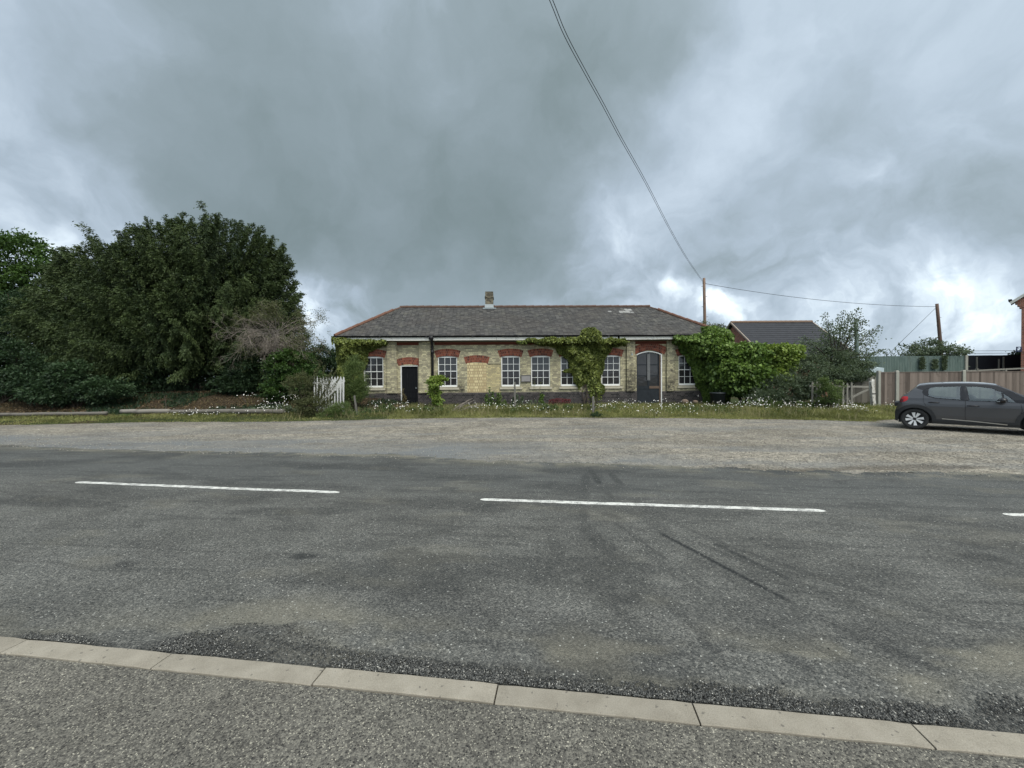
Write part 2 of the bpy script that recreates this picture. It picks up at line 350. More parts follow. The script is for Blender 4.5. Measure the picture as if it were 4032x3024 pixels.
def woodmat(name, c1, c2, vert=True, sc=8):
    def f(n):
        co = obj_co(n); v = (3, 3, .35) if vert else (.35, 3, 3)
        s = n.n('ShaderNodeVectorMath', {0: co, 1: v}, operation='MULTIPLY').outputs[0]
        a = n.noise(s, sc, 6, .7); k = n.noise(co, 2.2, 4, .6)
        t = n.m('ADD', n.m('MULTIPLY', a, .6), n.m('MULTIPLY_ADD', attr(n), .7, -.12))
        col = n.mix(t, c4(*c1), c4(*c2)); col = n.mix(n.m('MULTIPLY', n.step(k, .60, .72), .4), col, c4(c1[0]*.5, c1[1]*.5, c1[2]*.5))
        return prin(n, col, .85, .2, bump=a, bs=.4, bd=.006)
    return mat(name, f)
MAT_FENCE = woodmat('fence_board', (.050, .040, .034), (.225, .185, .160))
MAT_OLDWOOD = woodmat('old_grey_wood', (.10, .098, .085), (.26, .25, .22))
MAT_POST = simple('concrete_post', (.29, .29, .255), .9, .25, 10)
MAT_POLE = woodmat('pole_wood', (.09, .06, .05), (.22, .155, .12), sc=5)
MAT_LOG = woodmat('weathered_log', (.085, .078, .068), (.24, .225, .20), vert=False)
MAT_BARK = simple('bark', (.055, .045, .035), .95, .5, 14)
MAT_TWIG = simple('dead_twig', (.20, .175, .15), .95, .4, 10)
MAT_WIRE = simple('cable', (.03, .033, .036), .6, .2, 5)

# ------------------------------------------------------------------ ground: kerb line in world
KA = np.array(G2(118, 2532)); KB = np.array(G2(3579, 2867))       # far edge of the kerb
kd = (KB-KA)/np.linalg.norm(KB-KA); kn = np.array([-kd[1], kd[0]])  # kn points away from camera
if kn[1] < 0: kn = -kn
KW = .125
def kpt(a, d): return KA+kd*a+kn*d
def kco(X, Y): return (X-KA[0])*kd[0]+(Y-KA[1])*kd[1], (X-KA[0])*kn[0]+(Y-KA[1])*kn[1]

EDGE = [(-900, 1735), (0, 1750), (319, 1769), (912, 1782), (1550, 1796), (2016, 1819), (2380, 1830), (2836, 1843), (3200, 1858), (3600, 1862), (4032, 1866), (5200, 1880)]
EW = np.array([G2(*p) for p in EDGE])
VERGE = [(-1200, 1680), (0, 1676), (540, 1664), (1000, 1663), (1350, 1657), (1700, 1648), (2200, 1645), (2700, 1648), (3200, 1655), (3450, 1662), (3620, 1640), (5200, 1640)]
VW = np.array([G2(*p) for p in VERGE])
def edge_y(x): return np.interp(x, EW[:, 0], EW[:, 1])
def verge_y(x): return np.interp(x, VW[:, 0], VW[:, 1])
def ground_z(x, y):
    x = np.asarray(x, float); y = np.asarray(y, float)
    b = sstep(y, 17.4, 21.5)*sstep(x, -3.2, -8.0)*.95
    v = sstep(y-verge_y(x), 0, 2.2)*.06
    return b+v+.02*(fbm(x*1.3, y*1.3, 3)-.5)*sstep(y-verge_y(x), 0.3, 2)

def grid(x0, x1, nx, y0, y1, ny):
    X, Y = np.meshgrid(np.linspace(x0, x1, nx), np.linspace(y0, y1, ny))
    i = np.arange((nx)*(ny)).reshape(ny, nx)
    F = np.stack([i[:-1, :-1], i[:-1, 1:], i[1:, 1:], i[1:, :-1]], -1).reshape(-1, 4)
    return X.ravel(), Y.ravel(), F
# far ground sheet (earth and rough grass) reaching the horizon
xs = np.concatenate([[-900, -300, -120, -60], np.linspace(-40, 45, 240), [60, 120, 300, 900]])
ys = np.concatenate([[-600, -100, -30, -6, 9, 12], np.linspace(13, 32, 90), [40, 60, 120, 300, 900]])
X, Y = np.meshgrid(xs, ys); i = np.arange(X.size).reshape(X.shape)
F = np.stack([i[:-1, :-1], i[:-1, 1:], i[1:, 1:], i[1:, :-1]], -1).reshape(-1, 4); X = X.ravel(); Y = Y.ravel()
Z = ground_z(X, Y)-.03*(Y < verge_y(X)+.02)-.02*(Y < 13)
green = 1-sstep(fbm(X*.8, Y*.8)+.25*sstep(X, -3, -6)*sstep(Y, 16.6, 18.0), .55, .7)
green = np.where((X < -4.5) & (Y > 17.2) & (Y < 30), green*.25, green)
tag(npmesh('ground', np.stack([X, Y, Z], 1), F, None, MAT_EARTH, attrs={'green': green}, smooth=True), kind='structure')
# gravel forecourt
X, Y, F = grid(-34, 46, 520, 5.2, 17.6, 130)
yv = verge_y(X)+.35*(fbm(X*1.2, X*0+3.3)-.5)
keep = Y < yv+.25
ye = edge_y(X)
worn = sstep(Y-ye+1.4*(fbm(X*.7, Y*.7)-.5), 2.6, .2)*sstep(X, 6, -3)+.55*sstep(fbm(X*.35, Y*1.8, 5), .48, .62)+.35*sstep(fbm(X*1.3, Y*5, 5), .5, .65)
damp = np.zeros_like(X)
for (a, b, w) in [((3100, 1852), (3900, 1838), .16), ((3350, 1842), (3700, 1835), .22), ((1900, 1800), (2350, 1812), .10), ((2700, 1712), (3000, 1702), .12), ((1250, 1700), (1400, 1690), .15)]:
    d, t = segdist(X, Y, G2(*a), G2(*b)); damp = np.maximum(damp, sstep(d+.35*(fbm(X*2.5, Y*4)-.5), w, w*.3)*(.8 if a[0] > 3000 else .3))
damp = np.maximum(damp, .45*sstep(np.abs(Y-yv), .35, .02)*fbm(X*3, Y*3)*1.6); damp = np.maximum(damp, .28*sstep(fbm(X*.5+7, Y*2.6+3, 6), .56, .68))
Z = .0*X+.022*(fbm(X*1.1, Y*1.1, 4)-.5)
ok = keep[F].all(1); F = F[ok]
tag(npmesh('gravel_forecourt', np.stack([X, Y, Z], 1), F, None, MAT_GRAVEL, attrs={'worn': worn, 'damp': damp}, smooth=True), kind='structure')
# road (own frame: a along, d across)
nx, ny = 640, 250
a0, a1, d0, d1 = -26, 36, 0, 13.0
dd = np.concatenate([np.linspace(0, 4.8, 290, endpoint=False), np.linspace(4.8, 14, 120)]); aa = np.concatenate([np.linspace(a0, -5, 90, endpoint=False), np.linspace(-5, 11, 900, endpoint=False), np.linspace(11, a1, 110)])
A, Dm = np.meshgrid(aa, dd); i = np.arange(A.size).reshape(A.shape)
F = np.stack([i[:-1, :-1], i[:-1, 1:], i[1:, 1:], i[1:, :-1]], -1).reshape(-1, 4); A = A.ravel(); Dm = Dm.ravel()
X = KA[0]+kd[0]*A+kn[0]*Dm; Y = KA[1]+kd[1]*A+kn[1]*Dm
ye = edge_y(X)+.50*(fbm(X*1.6, X*0+1.7)-.5)+.22*(fbm(X*7, Y*7)-.5)
keep = Y < ye
e1 = [(-300, 1125), (100, 1010), (300, 1030), (600, 1075), (800, 1010), (1000, 975), (1200, 965), (1350, 1010), (1500, 1095), (1800, 1118), (1900, 1135), (2212, 1165)]
e2 = [(0, 1165), (300, 1190), (500, 1240), (700, 1235), (1000, 1235), (1200, 1260), (1400, 1320), (1600, 1332), (1700, 1310), (1900, 1365), (2000, 1300), (2212, 1290), (2600, 1330)]
gp = [G2(x/1.097, 1600+y/1.097) for x, y in e1]+[G2(2016+x/1.097, 1600+y/1.097) for x, y in e2]
ga = np.array([kco(*p) for p in gp]); ga = ga[np.argsort(ga[:, 0])]
glim = np.interp(A, ga[:, 0], ga[:, 1])
def gritlim(a): return np.interp(a, ga[:, 0], ga[:, 1])
nz = fbm(A*6, Dm*6); grit = sstep(Dm-glim+.18*(nz-.5), .05, -.06)
grit *= .55+.45*sstep(fbm(A*3, Dm*5), .35, .55)
dust = sstep(np.abs(Dm-glim-.14-.18*sstep(A, 2, 6)), .36, .02)*sstep(A, -.5, 1.6)*sstep(fbm(A*1.8, Dm*4), .36, .60)*.85
dust += .40*sstep(Dm, .55, .1)*sstep(fbm(A*2.3+4, Dm*3), .5, .65)
dust += 1.1*sstep(Y-ye, -.70, -.02)*sstep(fbm(X*3, Y*6), .36, .54)
dust += .30*sstep(fbm(A*1.1+9, Dm*2.2), .60, .75)
mark = np.zeros_like(X)
q = lambda x, y: G2(2016+x/1.097, 1600+y/1.097); q1 = lambda x, y: G2(x/1.097, 1600+y/1.097)
MK = [((610, 540), (1270, 895), .020, .95), ((850, 590), (1230, 775), .03, .55), ((300, 500), (530, 765), .06, .4), ((550, 620), (840, 840), .05, .35), ((600, 560), (900, 720), .05, .2),
      ((1550, 1030), (1860, 1160), .03, .4), ((800, 1010), (905, 1090), .03, .55), ((1100, 1040), (1330, 1180), .035, .4), ((335, 275), (385, 350), .05, .55), ((385, 350), (450, 425), .05, .35),
      ((420, 290), (470, 345), .05, .45), ((360, 330), (400, 285), .05, .3), ((500, 400), (640, 470), .06, .3), ((960, 700), (1600, 930), .03, .25), ((380, 460), (480, 500), .06, .35), ((160, 560), (260, 720), .06, .22),
      ((1270, 895), (1520, 1010), .04, .18), ((640, 470), (720, 520), .05, .3), ((1640, 1130), (2000, 1260), .03, .2), ((300, 520), (420, 640), .10, .45), ((420, 640), (620, 860), .10, .30), ((560, 470), (760, 640), .09, .28), ((760, 640), (1200, 880), .10, .25), ((1200, 880), (1900, 1180), .04, .32), ((700, 560), (1500, 880), .035, .34), ((470, 700), (900, 1060), .035, .34), ((180, 620), (560, 1000), .04, .30), ((1400, 830), (2150, 1120), .035, .30), ((880, 600), (2000, 960), .035, .28), ((430, 500), (700, 700), .03, .4), ((700, 700), (1010, 900), .03, .34), ((1010, 900), (1500, 1150), .035, .3), ((600, 470), (1000, 640), .03, .3), ((1000, 640), (1700, 870), .03, .3), ((1700, 870), (2400, 1060), .035, .25), ((330, 260), (300, 430), .06, .4), ((300, 430), (310, 520), .06, .35)]
for a, b, w, s_ in MK:
    d, t = segdist(X, Y, q(*a), q(*b)); w2 = w*(.6+.8*fbm(X*3, Y*3))
    mark = np.maximum(mark, s_*sstep(d, w2*1.7, w2*.5)*sstep(t, 0, .12)*(1-.85*sstep(t, .85, 1.0))*(.55+.6*fbm(X*14, Y*14)))
for cx, cy, rx, s_ in [(485, 845, .15, .40), (130, 745, .22, .35), (430, 760, .28, .3), (1120, 905, .3, .25), (2050, 665, .2, .4), (240, 1000, .3, .25), (1650, 1000, .3, .15), (900, 890, .3, .2), (1560, 740, .35, .2)]:
    c = q(cx, cy); d = np.hypot((X-c[0])*.7, (Y-c[1])*1.3)+.12*(fbm(X*9, Y*9)-.5); mark = np.maximum(mark, s_*sstep(d, rx, rx*.3))
for cx, cy, rx, s_ in [(1310, 662, .12, .6), (530, 697, .1, .4), (1700, 690, .35, .3), (1840, 800, .35, .35), (1760, 635, .12, .3), (1900, 930, .4, .2), (1850, 410, .3, .3), (2100, 450, .35, .35), (150, 880, .4, .12)]:
    c = q1(cx, cy); d = np.hypot((X-c[0])*.7, (Y-c[1])*1.3)+.12*(fbm(X*9, Y*9)-.5); mark = np.maximum(mark, s_*sstep(d, rx, rx*.3))
# darker band just beyond and under the centre line, wheel-polished far lane
ca, cdist = kco(*G2(2500, 1995)); CLD = cdist
dln = Dm-CLD
mark = np.maximum(mark, .28*sstep(np.abs(dln+.22+.5*(fbm(A*.5, A*0)-.5)), .35, .05)*sstep(fbm(A*1.2, Dm*4), .38, .6))
mark = np.maximum(mark, .30*sstep(Y-ye, -.75, -.25)*sstep(fbm(A*1.5, Dm*3), .40, .6)*sstep(Y-ye, -.1, -.4))
mark = np.maximum(mark, .38*sstep(fbm(A*.6+3, Dm*2.2+5, 6), .50, .68)*(.5+.7*fbm(A*9, Dm*9)))
mark = np.clip(mark*1.35, 0, 1)
mark = np.maximum(mark, .34*sstep(np.abs(fbm(A*.35+1, Dm*3+2, 5)-.5), .05, .0))
lane = sstep(dln, -.4, .9)*(.65+.5*fbm(A*.4, Dm*1.2))
Z = .006+.012*(fbm(A*.7, Dm*.7)-.5)*sstep(Dm, 0, 1)-.012*sstep(Dm, .3, 0)
Z = Z+.012*(dust*0)+.020*sstep(Dm, 2, 6)*0
Z = np.where(Y > ye-.25, Z-.0, Z)
F = F[keep[F].all(1)]
tag(npmesh('road', np.stack([X, Y, Z+.016], 1), F, None, MAT_ASPHALT, attrs={'grit': np.clip(grit, 0, 1), 'dust': np.clip(dust, 0, 1), 'mark': np.clip(mark, 0, 1), 'lane': np.clip(lane, 0, 1)}, smooth=True), kind='structure')
# kerb, each stone slightly out of line
mb = MB(); ja = [kco(*G2(x, y))[0] for x, y in [(118, 2532), (670, 2598), (1276, 2657), (1960, 2723), (2725, 2790), (3579, 2867)]]
pitch = (ja[-1]-ja[0])/5; js = [ja[0]+pitch*k for k in range(-8, 0)]+ja+[ja[-1]+pitch*k for k in range(1, 10)]
KZ = .032
for k in range(len(js)-1):
    l, r = js[k]+.004, js[k+1]-.004; n = 10; off = random.uniform(-.003, .003); b = .008; vs = []; fs = []
    prof = [(-KW, -.1), (-KW, KZ-b*.4), (-KW+b*.4, KZ), (-.012, KZ), (-.002, KZ-.008), (0, -.1)]
    for j in range(n+1):
        a = l+(r-l)*j/n; dn = random.uniform(-.0015, .0015)
        for (d, z) in prof:
            p = kpt(a, d+off+(dn if z > 0 else 0)); vs.append((p[0], p[1], z+random.uniform(-.001, .001)-(.004 if (j in (0, n) and z > 0) else 0)))
    m_ = len(prof)
    for j in range(n):
        for c in range(m_-1): fs.append((j*m_+c, j*m_+c+1, (j+1)*m_+c+1, (j+1)*m_+c))
    fs.append(tuple(range(m_))); fs.append(tuple(n*m_+c for c in range(m_))[::-1]); mb.raw(vs, fs)
tag(mb.build('kerb', MAT_KERB), kind='structure')
# footpath on the near side
A, Dm = np.meshgrid(np.linspace(-26, 36, 300), np.concatenate([[-14, -6, -4, -3], np.linspace(-2.4, -KW-.004, 60)])); i = np.arange(A.size).reshape(A.shape)
F = np.stack([i[:-1, :-1], i[:-1, 1:], i[1:, 1:], i[1:, :-1]], -1).reshape(-1, 4); A = A.ravel(); Dm = Dm.ravel()
X = KA[0]+kd[0]*A+kn[0]*Dm; Y = KA[1]+kd[1]*A+kn[1]*Dm
Z = .026+.006*(fbm(A*1.5, Dm*1.5)-.5)-.003*sstep(Dm, -.20, -.13)
tag(npmesh('footpath', np.stack([X, Y, Z], 1), F, None, MAT_FOOT, smooth=True), kind='structure')
# centre line dashes
mb = MB()
def dash(pa, pb, wtop, wbot):
    pa = np.array(G2(*pa)); pb = np.array(G2(*pb)); d = (pb-pa)/np.linalg.norm(pb-pa); nn = np.array([-d[1], d[0]]); L = np.linalg.norm(pb-pa); n = 90
    vs = []; fs = []
    for j in range(n+1):
        t = j/n; e = min(1, min(t, 1-t)*45+.35); p = pa+d*L*t
        w1 = (.050+random.uniform(-.004, .004))*e; w2 = (.050+random.uniform(-.005, .005))*e; wob = .02*(fbm(np.array([t*5.0]), np.array([pa[0]]))[0]-.5)
        for w_, z in ((-w2, .0255), (w1, .0255)):
            pp = p+nn*(w_+wob); vs.append((pp[0], pp[1], z+.012*(float(fbm(np.array([(kco(*pp)[0])*.7]), np.array([kco(*pp)[1]*.7]))[0])-.5)))
    for j in range(n): fs.append((2*j, 2*j+2, 2*j+3, 2*j+1))
    mb.raw(vs, fs, .5)
dash((301, 1905), (1336, 1946), 1, 1); dash((1892, 1974), (3250, 2020), 1, 1); dash((3952, 2034), (5600, 2085), 1, 1); dash((-1500, 1845), (-350, 1880), 1, 1)
tag(mb.build('road_marking', MAT_PAINT), kind='structure')
# loose grit along the kerb
def stones(name, pts, sizes, tints, m, kind='stuff', label=None, cat=None):
    oc = np.array([(1, 0, 0), (-1, 0, 0), (0, 1, 0), (0, -1, 0), (0, 0, 1), (0, 0, -.6)], float)
    of = np.array([(0, 2, 4), (2, 1, 4), (1, 3, 4), (3, 0, 4), (2, 0, 5), (1, 2, 5), (3, 1, 5), (0, 3, 5)])
    n = len(pts); V = oc[None]*rng.uniform(.6, 1.25, (n, 6, 1)); th = rng.uniform(0, 6.28, n); sx = rng.uniform(.7, 1.3, (n, 1)); 
    V[:, :, 0] *= sx; V[:, :, 2] *= .7; c, s_ = np.cos(th)[:, None], np.sin(th)[:, None]; x = V[:, :, 0]*c-V[:, :, 1]*s_; y = V[:, :, 0]*s_+V[:, :, 1]*c
    V = np.stack([x, y, V[:, :, 2]], -1)*sizes[:, None, None]+pts[:, None]
    F = (of[None]+6*np.arange(n)[:, None, None]).reshape(-1, 3)
    o = npmesh(name, V.reshape(-1, 3), F, np.repeat(tints, 6), m); tag(o, label, cat, None, kind); return o
def m_grit(n):
    t = attr(n); return prin(n, n.ramp(t, [(0, (.026, .027, .027)), (.6, (.080, .082, .079)), (.94, (.165, .163, .15)), (.985, (.45, .44, .40))]), .8, .3)
MAT_GRIT = mat('grit', m_grit)
n = 15000; a = rng.uniform(ga[0, 0], ga[-1, 0], n*3); lim = gritlim(a); d = rng.random(n*3)**1.0*(lim+.05)+.004
pz = fbm(a*6, d*6); ok = rng.random(n*3) < sstep(d-lim+.18*(pz-.5), .07, -.05)*(.25+.75*sstep(fbm(a*3, d*5), .35, .55)); a, d = a[ok][:n], d[ok][:n]
a2 = rng.uniform(-6, 9, 900); d2 = rng.exponential(.45, 900)+.01; a = np.concatenate([a, a2]); d = np.concatenate([d, d2])
px = KA[0]+kd[0]*a+kn[0]*d; py = KA[1]+kd[1]*a+kn[1]*d; sz = rng.uniform(.0030, .0065, len(a)); sz[rng.random(len(a)) < .02] *= 1.5
stones('loose_grit', np.stack([px, py, np.full(len(a), .024)], 1), sz, rng.random(len(a))**1.2, MAT_GRIT, label='dark loose grit swept against the kerb', cat='grit')
# ------------------------------------------------------------------ station building
BTH = rad(1.5); BE = np.array([math.cos(BTH), math.sin(BTH)]); BN = np.array([-math.sin(BTH), math.cos(BTH)])  # along, inward
B0 = np.array([0, 20.1])
def wall_hit(px, py, v=0.0):
    d = ray(px, py); o = B0+BN*v; t = (o@BN)/(d[:2]@BN); p = CAM+d*t; return p
_c = wall_hit(1338, 1500)[:2]; BORG = _c   # left front corner of the walls
def UZ(px, py, v=0.0):
    p = wall_hit(px, py, v); return float((p[:2]-BORG)@BE), float(p[2])
def U(px, py=1480, v=0.0): return UZ(px, py, v)[0]
BL = U(2848); BD = 6.0
STAINS = [(U(2483), .38, 2.6), (U(2640), .34, 2.0), (U(2560), .9, 1.25), (U(2400, 1500), .3, .9), (U(1815), .25, 1.9), (U(2700), .9, 1.1)]
MAT_BRICK = brickmat('gault_brick', (.36, .33, .22), (.58, .535, .34), (.215, .195, .14), (.27, .25, .195), grime=.28, stain=.85)
MAT_BRICKN = brickmat('gault_brick_pale', (.42, .36, .20), (.56, .48, .26), (.28, .25, .16), (.30, .27, .19))
MAT_PLINTH = brickmat('blue_brick', (.038, .035, .038), (.075, .066, .068), (.018, .018, .020), (.085, .08, .074))
def m_red(n):
    co = obj_co(n); b = n.noise(co, 22, 4, .6); col = n.ramp(attr(n), [(0, (.075, .030, .024)), (.45, (.165, .052, .034)), (1, (.245, .085, .052))])
    return prin(n, n.n('ShaderNodeVectorMath', {0: col, 3: n.m('MULTIPLY_ADD', b, .7, .65)}, operation='SCALE').outputs[0], .88, .2, bump=b)
MAT_REDB = mat('red_brick', m_red)
MAT_REDWALL = brickmat('red_brick_wall', (.27, .095, .065), (.38, .15, .10), (.16, .06, .045), (.30, .26, .22))
MAT_REDMORT = simple('pink_mortar', (.25, .155, .12), .9, .2, 7)
MAT_CHIM = brickmat('sooty_brick', (.12, .11, .085), (.24, .215, .15), (.04, .038, .034), (.12, .11, .09), rh=.075, grime=.5)
B = empty('station_building', (BORG[0], BORG[1], 0), BTH, 'long single storey pale brick station building with slate roof, ivy on its front', 'building')
ZPL, ZW = .84, 3.62
wins = []   # (u0,u1,zb,zt,spring)
def wrect(l, r, t, b, m): u0, zt = UZ(l, t); u1, _ = UZ(r, t); _, zb = UZ((l+r)/2, b); return [u0, u1, zb, zt]
WN = [(1431, 1508.6, 1406, 1526), (1723.7, 1800, 1405.6, 1523), (1973.4, 2047.6, 1404, 1522.4), (2091, 2165.8, 1400, 1519.5), (2207.4, 2281.5, 1398.5, 1518), (2368, 2442.5, 1396.6, 1517.7), (2672, 2746, 1390, 1514)]
WR = [wrect(*w, 0) for w in WN]
for w in WR: w[2] = 1.165; w[3] = 2.72
DR1 = [U(1577, 1500), U(1646, 1500), -.05, 2.27]; DR2 = [U(2507, 1500), U(2607, 1500), -.05, 2.95]
SILLZ = 1.10
holes = [tuple(w[:2])+(w[2]-.16, w[3]+.02) for w in WR]+[tuple(DR1), tuple(DR2)]
mb = MB()
us = sorted(set([0, BL]+[h[0] for h in holes]+[h[1] for h in holes])); zs = sorted(set([ZPL-.0, ZW]+[h[2] for h in holes if h[2] > 0]+[h[3] for h in holes]))
for a, b in zip(us[:-1], us[1:]):
    for c, d in zip(zs[:-1], zs[1:]):
        m_ = ((a+b)/2, (c+d)/2)
        if any(h[0] < m_[0] < h[1] and h[2] < m_[1] < h[3] for h in holes): continue
        mb.face([(a, 0, c), (b, 0, c), (b, 0, d), (a, 0, d)])
for h in holes:   # reveals
    z0 = max(h[2], ZPL-.84); t = .11
    mb.face([(h[0], 0, z0), (h[0], 0, h[3]), (h[0], t, h[3]), (h[0], t, z0)]); mb.face([(h[1], 0, z0), (h[1], t, z0), (h[1], t, h[3]), (h[1], 0, h[3])])
    mb.face([(h[0], 0, h[3]), (h[1], 0, h[3]), (h[1], t, h[3]), (h[0], t, h[3])]); mb.face([(h[0], 0, z0), (h[0], t, z0), (h[1], t, z0), (h[1], 0, z0)])
# other walls and a dark back lining
mb.face([(0, 0, 0), (0, 0, ZW), (0, BD, ZW), (0, BD, 0)]); mb.face([(BL, 0, 0), (BL, BD, 0), (BL, BD, ZW), (BL, 0, ZW)]); mb.face([(0, BD, 0), (0, BD, ZW), (BL, BD, ZW), (BL, BD, 0)])
wall = mb.build('wall', MAT_BRICK, B)
mb = MB(); mb.box(.15, BL-.15, .35, .40, 0, ZW-.05); mb.build('inner_wall', MAT_VOID, B)
# plinth, left and right of the doors, 30 mm proud
mb = MB(); pr = -.035
for a, b in [(-.035, DR1[0]-.0), (DR1[1], DR2[0]), (DR2[1], BL+.035)]:
    mb.box(a, b, pr, .12, -.1, ZPL-.02); mb.hexa([(a, pr, ZPL-.02), (b, pr, ZPL-.02), (b, .0-.002, ZPL-.02), (a, -.002, ZPL-.02)], [(a, -.006, ZPL+.03), (b, -.006, ZPL+.03), (b, -.002, ZPL+.03), (a, -.002, ZPL+.03)])
mb.build('plinth', MAT_PLINTH, B)
# pilasters
for l, r in [(1526, 1564), (1651.6, 1697), (2466, 2498.5), (2623, 2652), (1340, 1352), (2838, 2848)]:
    mb = MB(); mb.box(U(l, 1450), U(r, 1450), -.11, -.002, ZPL+.03, ZW-.10); mb.build('pilaster', MAT_BRICK, B)
# red string course between the pilasters
mb = MB()
for l, r in [(1352, 1526), (1564, 1651.6), (1712, 2466), (2498.5, 2623), (2652, 2838)]:
    a, b = U(l, 1450), U(r, 1450); mb.box(a, b, -.030, -.001, 3.29, 3.36, .3); mb.box(a, b, -.050, -.001, 3.375, 3.43, .6); mb.box(a, b, -.012, -.001, 3.36, 3.375, .0)
mb.build('string_course', MAT_REDB, B)
# soffit board, fascia, gutter
EV = -.42
UL, UR = U(1318, 1330, EV-.05), U(2862, 1315, EV-.05)
mb = MB(); mb.box(UL+.04, UR-.04, EV+.03, -.075, 3.47, 3.50); mb.box(-.02, BL+.02, -.06, -.001, 3.432, 3.47); mb.build('soffit', MAT_SOFFIT, B)
mb = MB(); cuts = [UL+.03]+[U(x, 1335, EV) for x in (1543, 1694, 1705, 1955, 2031, 2182, 2433, 2440, 2590, 2740)]+[UR-.03]
for k, (a, b) in enumerate(zip(cuts[:-1], cuts[1:])):
    if b-a < .2: continue
    dz = random.uniform(-.012, .012); sg = random.uniform(-.01, .01)
    mb.hexa([(a+.006, EV, 3.485+dz), (b-.006, EV, 3.485+dz+sg), (b-.006, EV+.028, 3.485+dz+sg), (a+.006, EV+.028, 3.485+dz)], [(a+.006, EV, 3.635), (b-.006, EV, 3.635), (b-.006, EV+.028, 3.635), (a+.006, EV+.028, 3.635)])
mb.box(UL+.03, UL+.06, EV+.03, BD+.4, 3.47, 3.635); mb.box(UR-.06, UR-.03, EV+.03, BD+.4, 3.47, 3.635)
mb.build('fascia', MAT_WHITE, B)
mb = MB(); n = 26
for k in range(n):
    a = UL-.05+(UR-UL+.1)*k/n; b = UL-.05+(UR-UL+.1)*(k+1)/n; z = 3.655+random.uniform(-.008, .008); z2 = z+random.uniform(-.006, .006)
    pts = []
    for j in range(7):
        th = math.pi*(j/6); pts.append((EV-.055-.055*math.cos(th), -.055*math.sin(th)))
    vs = [(a, y, z+q_+.05) for y, q_ in pts]+[(b, y, z2+q_+.05) for y, q_ in pts]; fs = [(j, j+1, 8+j, 7+j) for j in range(6)]+[(7+j, 8+j, j+1, j) for j in range(6)]
    mb.raw(vs, fs)
    if k % 3 == 0: mb.box(a-.03, a+.03, EV-.12, EV+.02, z-.02, z+.06)
mb.build('gutter', MAT_BLACKIRON, B)
# voussoir arches
def arch(u0, u1, zi, rise, thick, rings, name='brick_arch', flare=.07):
    w = (u1-u0); R = (w*w/4+rise*rise)/(2*rise); uc = (u0+u1)/2; zc = zi+rise-R; a = math.asin(w/2/R); mb = MB()
    ext = .02
    nb = int(round((w+.1)/.085)); n = nb
    def pt(k, r_): th = -a+2*a*k/n; s_ = (r_)/thick; th2 = th*(1+flare*0*s_); rr = R+r_; return uc+rr*math.sin(th2)*(1+.0), zc+rr*math.cos(th2)
    lo, hi = -a-ext/R, a+ext/R
    vs = []
    m_ = 24
    for k in range(m_+1):
        th = lo+(hi-lo)*k/m_
        for r_ in (0, thick):
            for y in (-.004, .10): vs.append((uc+(R+r_)*math.sin(th), y, zc+(R+r_)*math.cos(th)))
    fs = []
    for k in range(m_): b = 4*k; fs += [(b, b+4, b+6, b+2), (b, b+1, b+5, b+4), (b+2, b+6, b+7, b+3)]
    fs += [(0, 2, 3, 1), (4*m_, 4*m_+1, 4*m_+3, 4*m_+2)]; mb.raw(vs, fs, .5, 1)
    rh = thick/rings
    for j in range(rings):
        sh = .5*(j % 2)
        for k in range(-1, n+1):
            t0, t1 = (k+sh+.06)/n, (k+sh+.94)/n; t0 = max(t0, 0); t1 = min(t1, 1)
            if t1-t0 < .01: continue
            r0, r1 = rh*j+.006, rh*(j+1)-.006; c = []
            for (t, r_) in ((t0, r0), (t1, r0), (t1, r1), (t0, r1)):
                th = lo+(hi-lo)*t; c.append((uc+(R+r_)*math.sin(th), zc+(R+r_)*math.cos(th)))
            mb.hexa([(c[0][0], -.009, c[0][1]), (c[1][0], -.009, c[1][1]), (c[1][0], .0, c[1][1]), (c[0][0], .0, c[0][1])], [(c[3][0], -.009, c[3][1]), (c[2][0], -.009, c[2][1]), (c[2][0], .0, c[2][1]), (c[3][0], .0, c[3][1])])
    return mb.build(name, [MAT_REDB, MAT_REDMORT], B)
for w in WR: arch(w[0]-.05, w[1]+.05, w[3]-.065, .085, .36, 3)
arch(DR1[0]-.07, DR1[1]+.07, DR1[3]-.03, .085, .36, 3)
arch(DR2[0]-.07, DR2[1]+.09, DR2[3]-.19, .21, .38, 3)
ib = [U(1840, 1500), U(1916, 1500)]; arch(ib[0]-.05, ib[1]+.05, 2.33, .075, .36, 3)
# bricked-up window
mb = MB(); MAT_INF = brickmat('infill_brick', (.52, .44, .26), (.62, .53, .32), (.42, .33, .19), (.34, .27, .16), bw=.225, rh=.15, ms=.020)
mb.box(ib[0], ib[1], -.010, -.001, ZPL+.03, 2.37); mb.build('bricked_up_window', MAT_INF, B)
mb = MB(); mb.box(ib[1]+.01, WR[2][0]-.02, -.006, -.001, ZPL+.03, 2.28); mb.build('pale_brick_patch', MAT_BRICKN, B)
mb = MB(); mb.box(ib[1]+.04, WR[2][0]-.06, -.014, -.001, 2.30, 2.325); mb.build('cable_trunking', MAT_BLACKIRON, B)
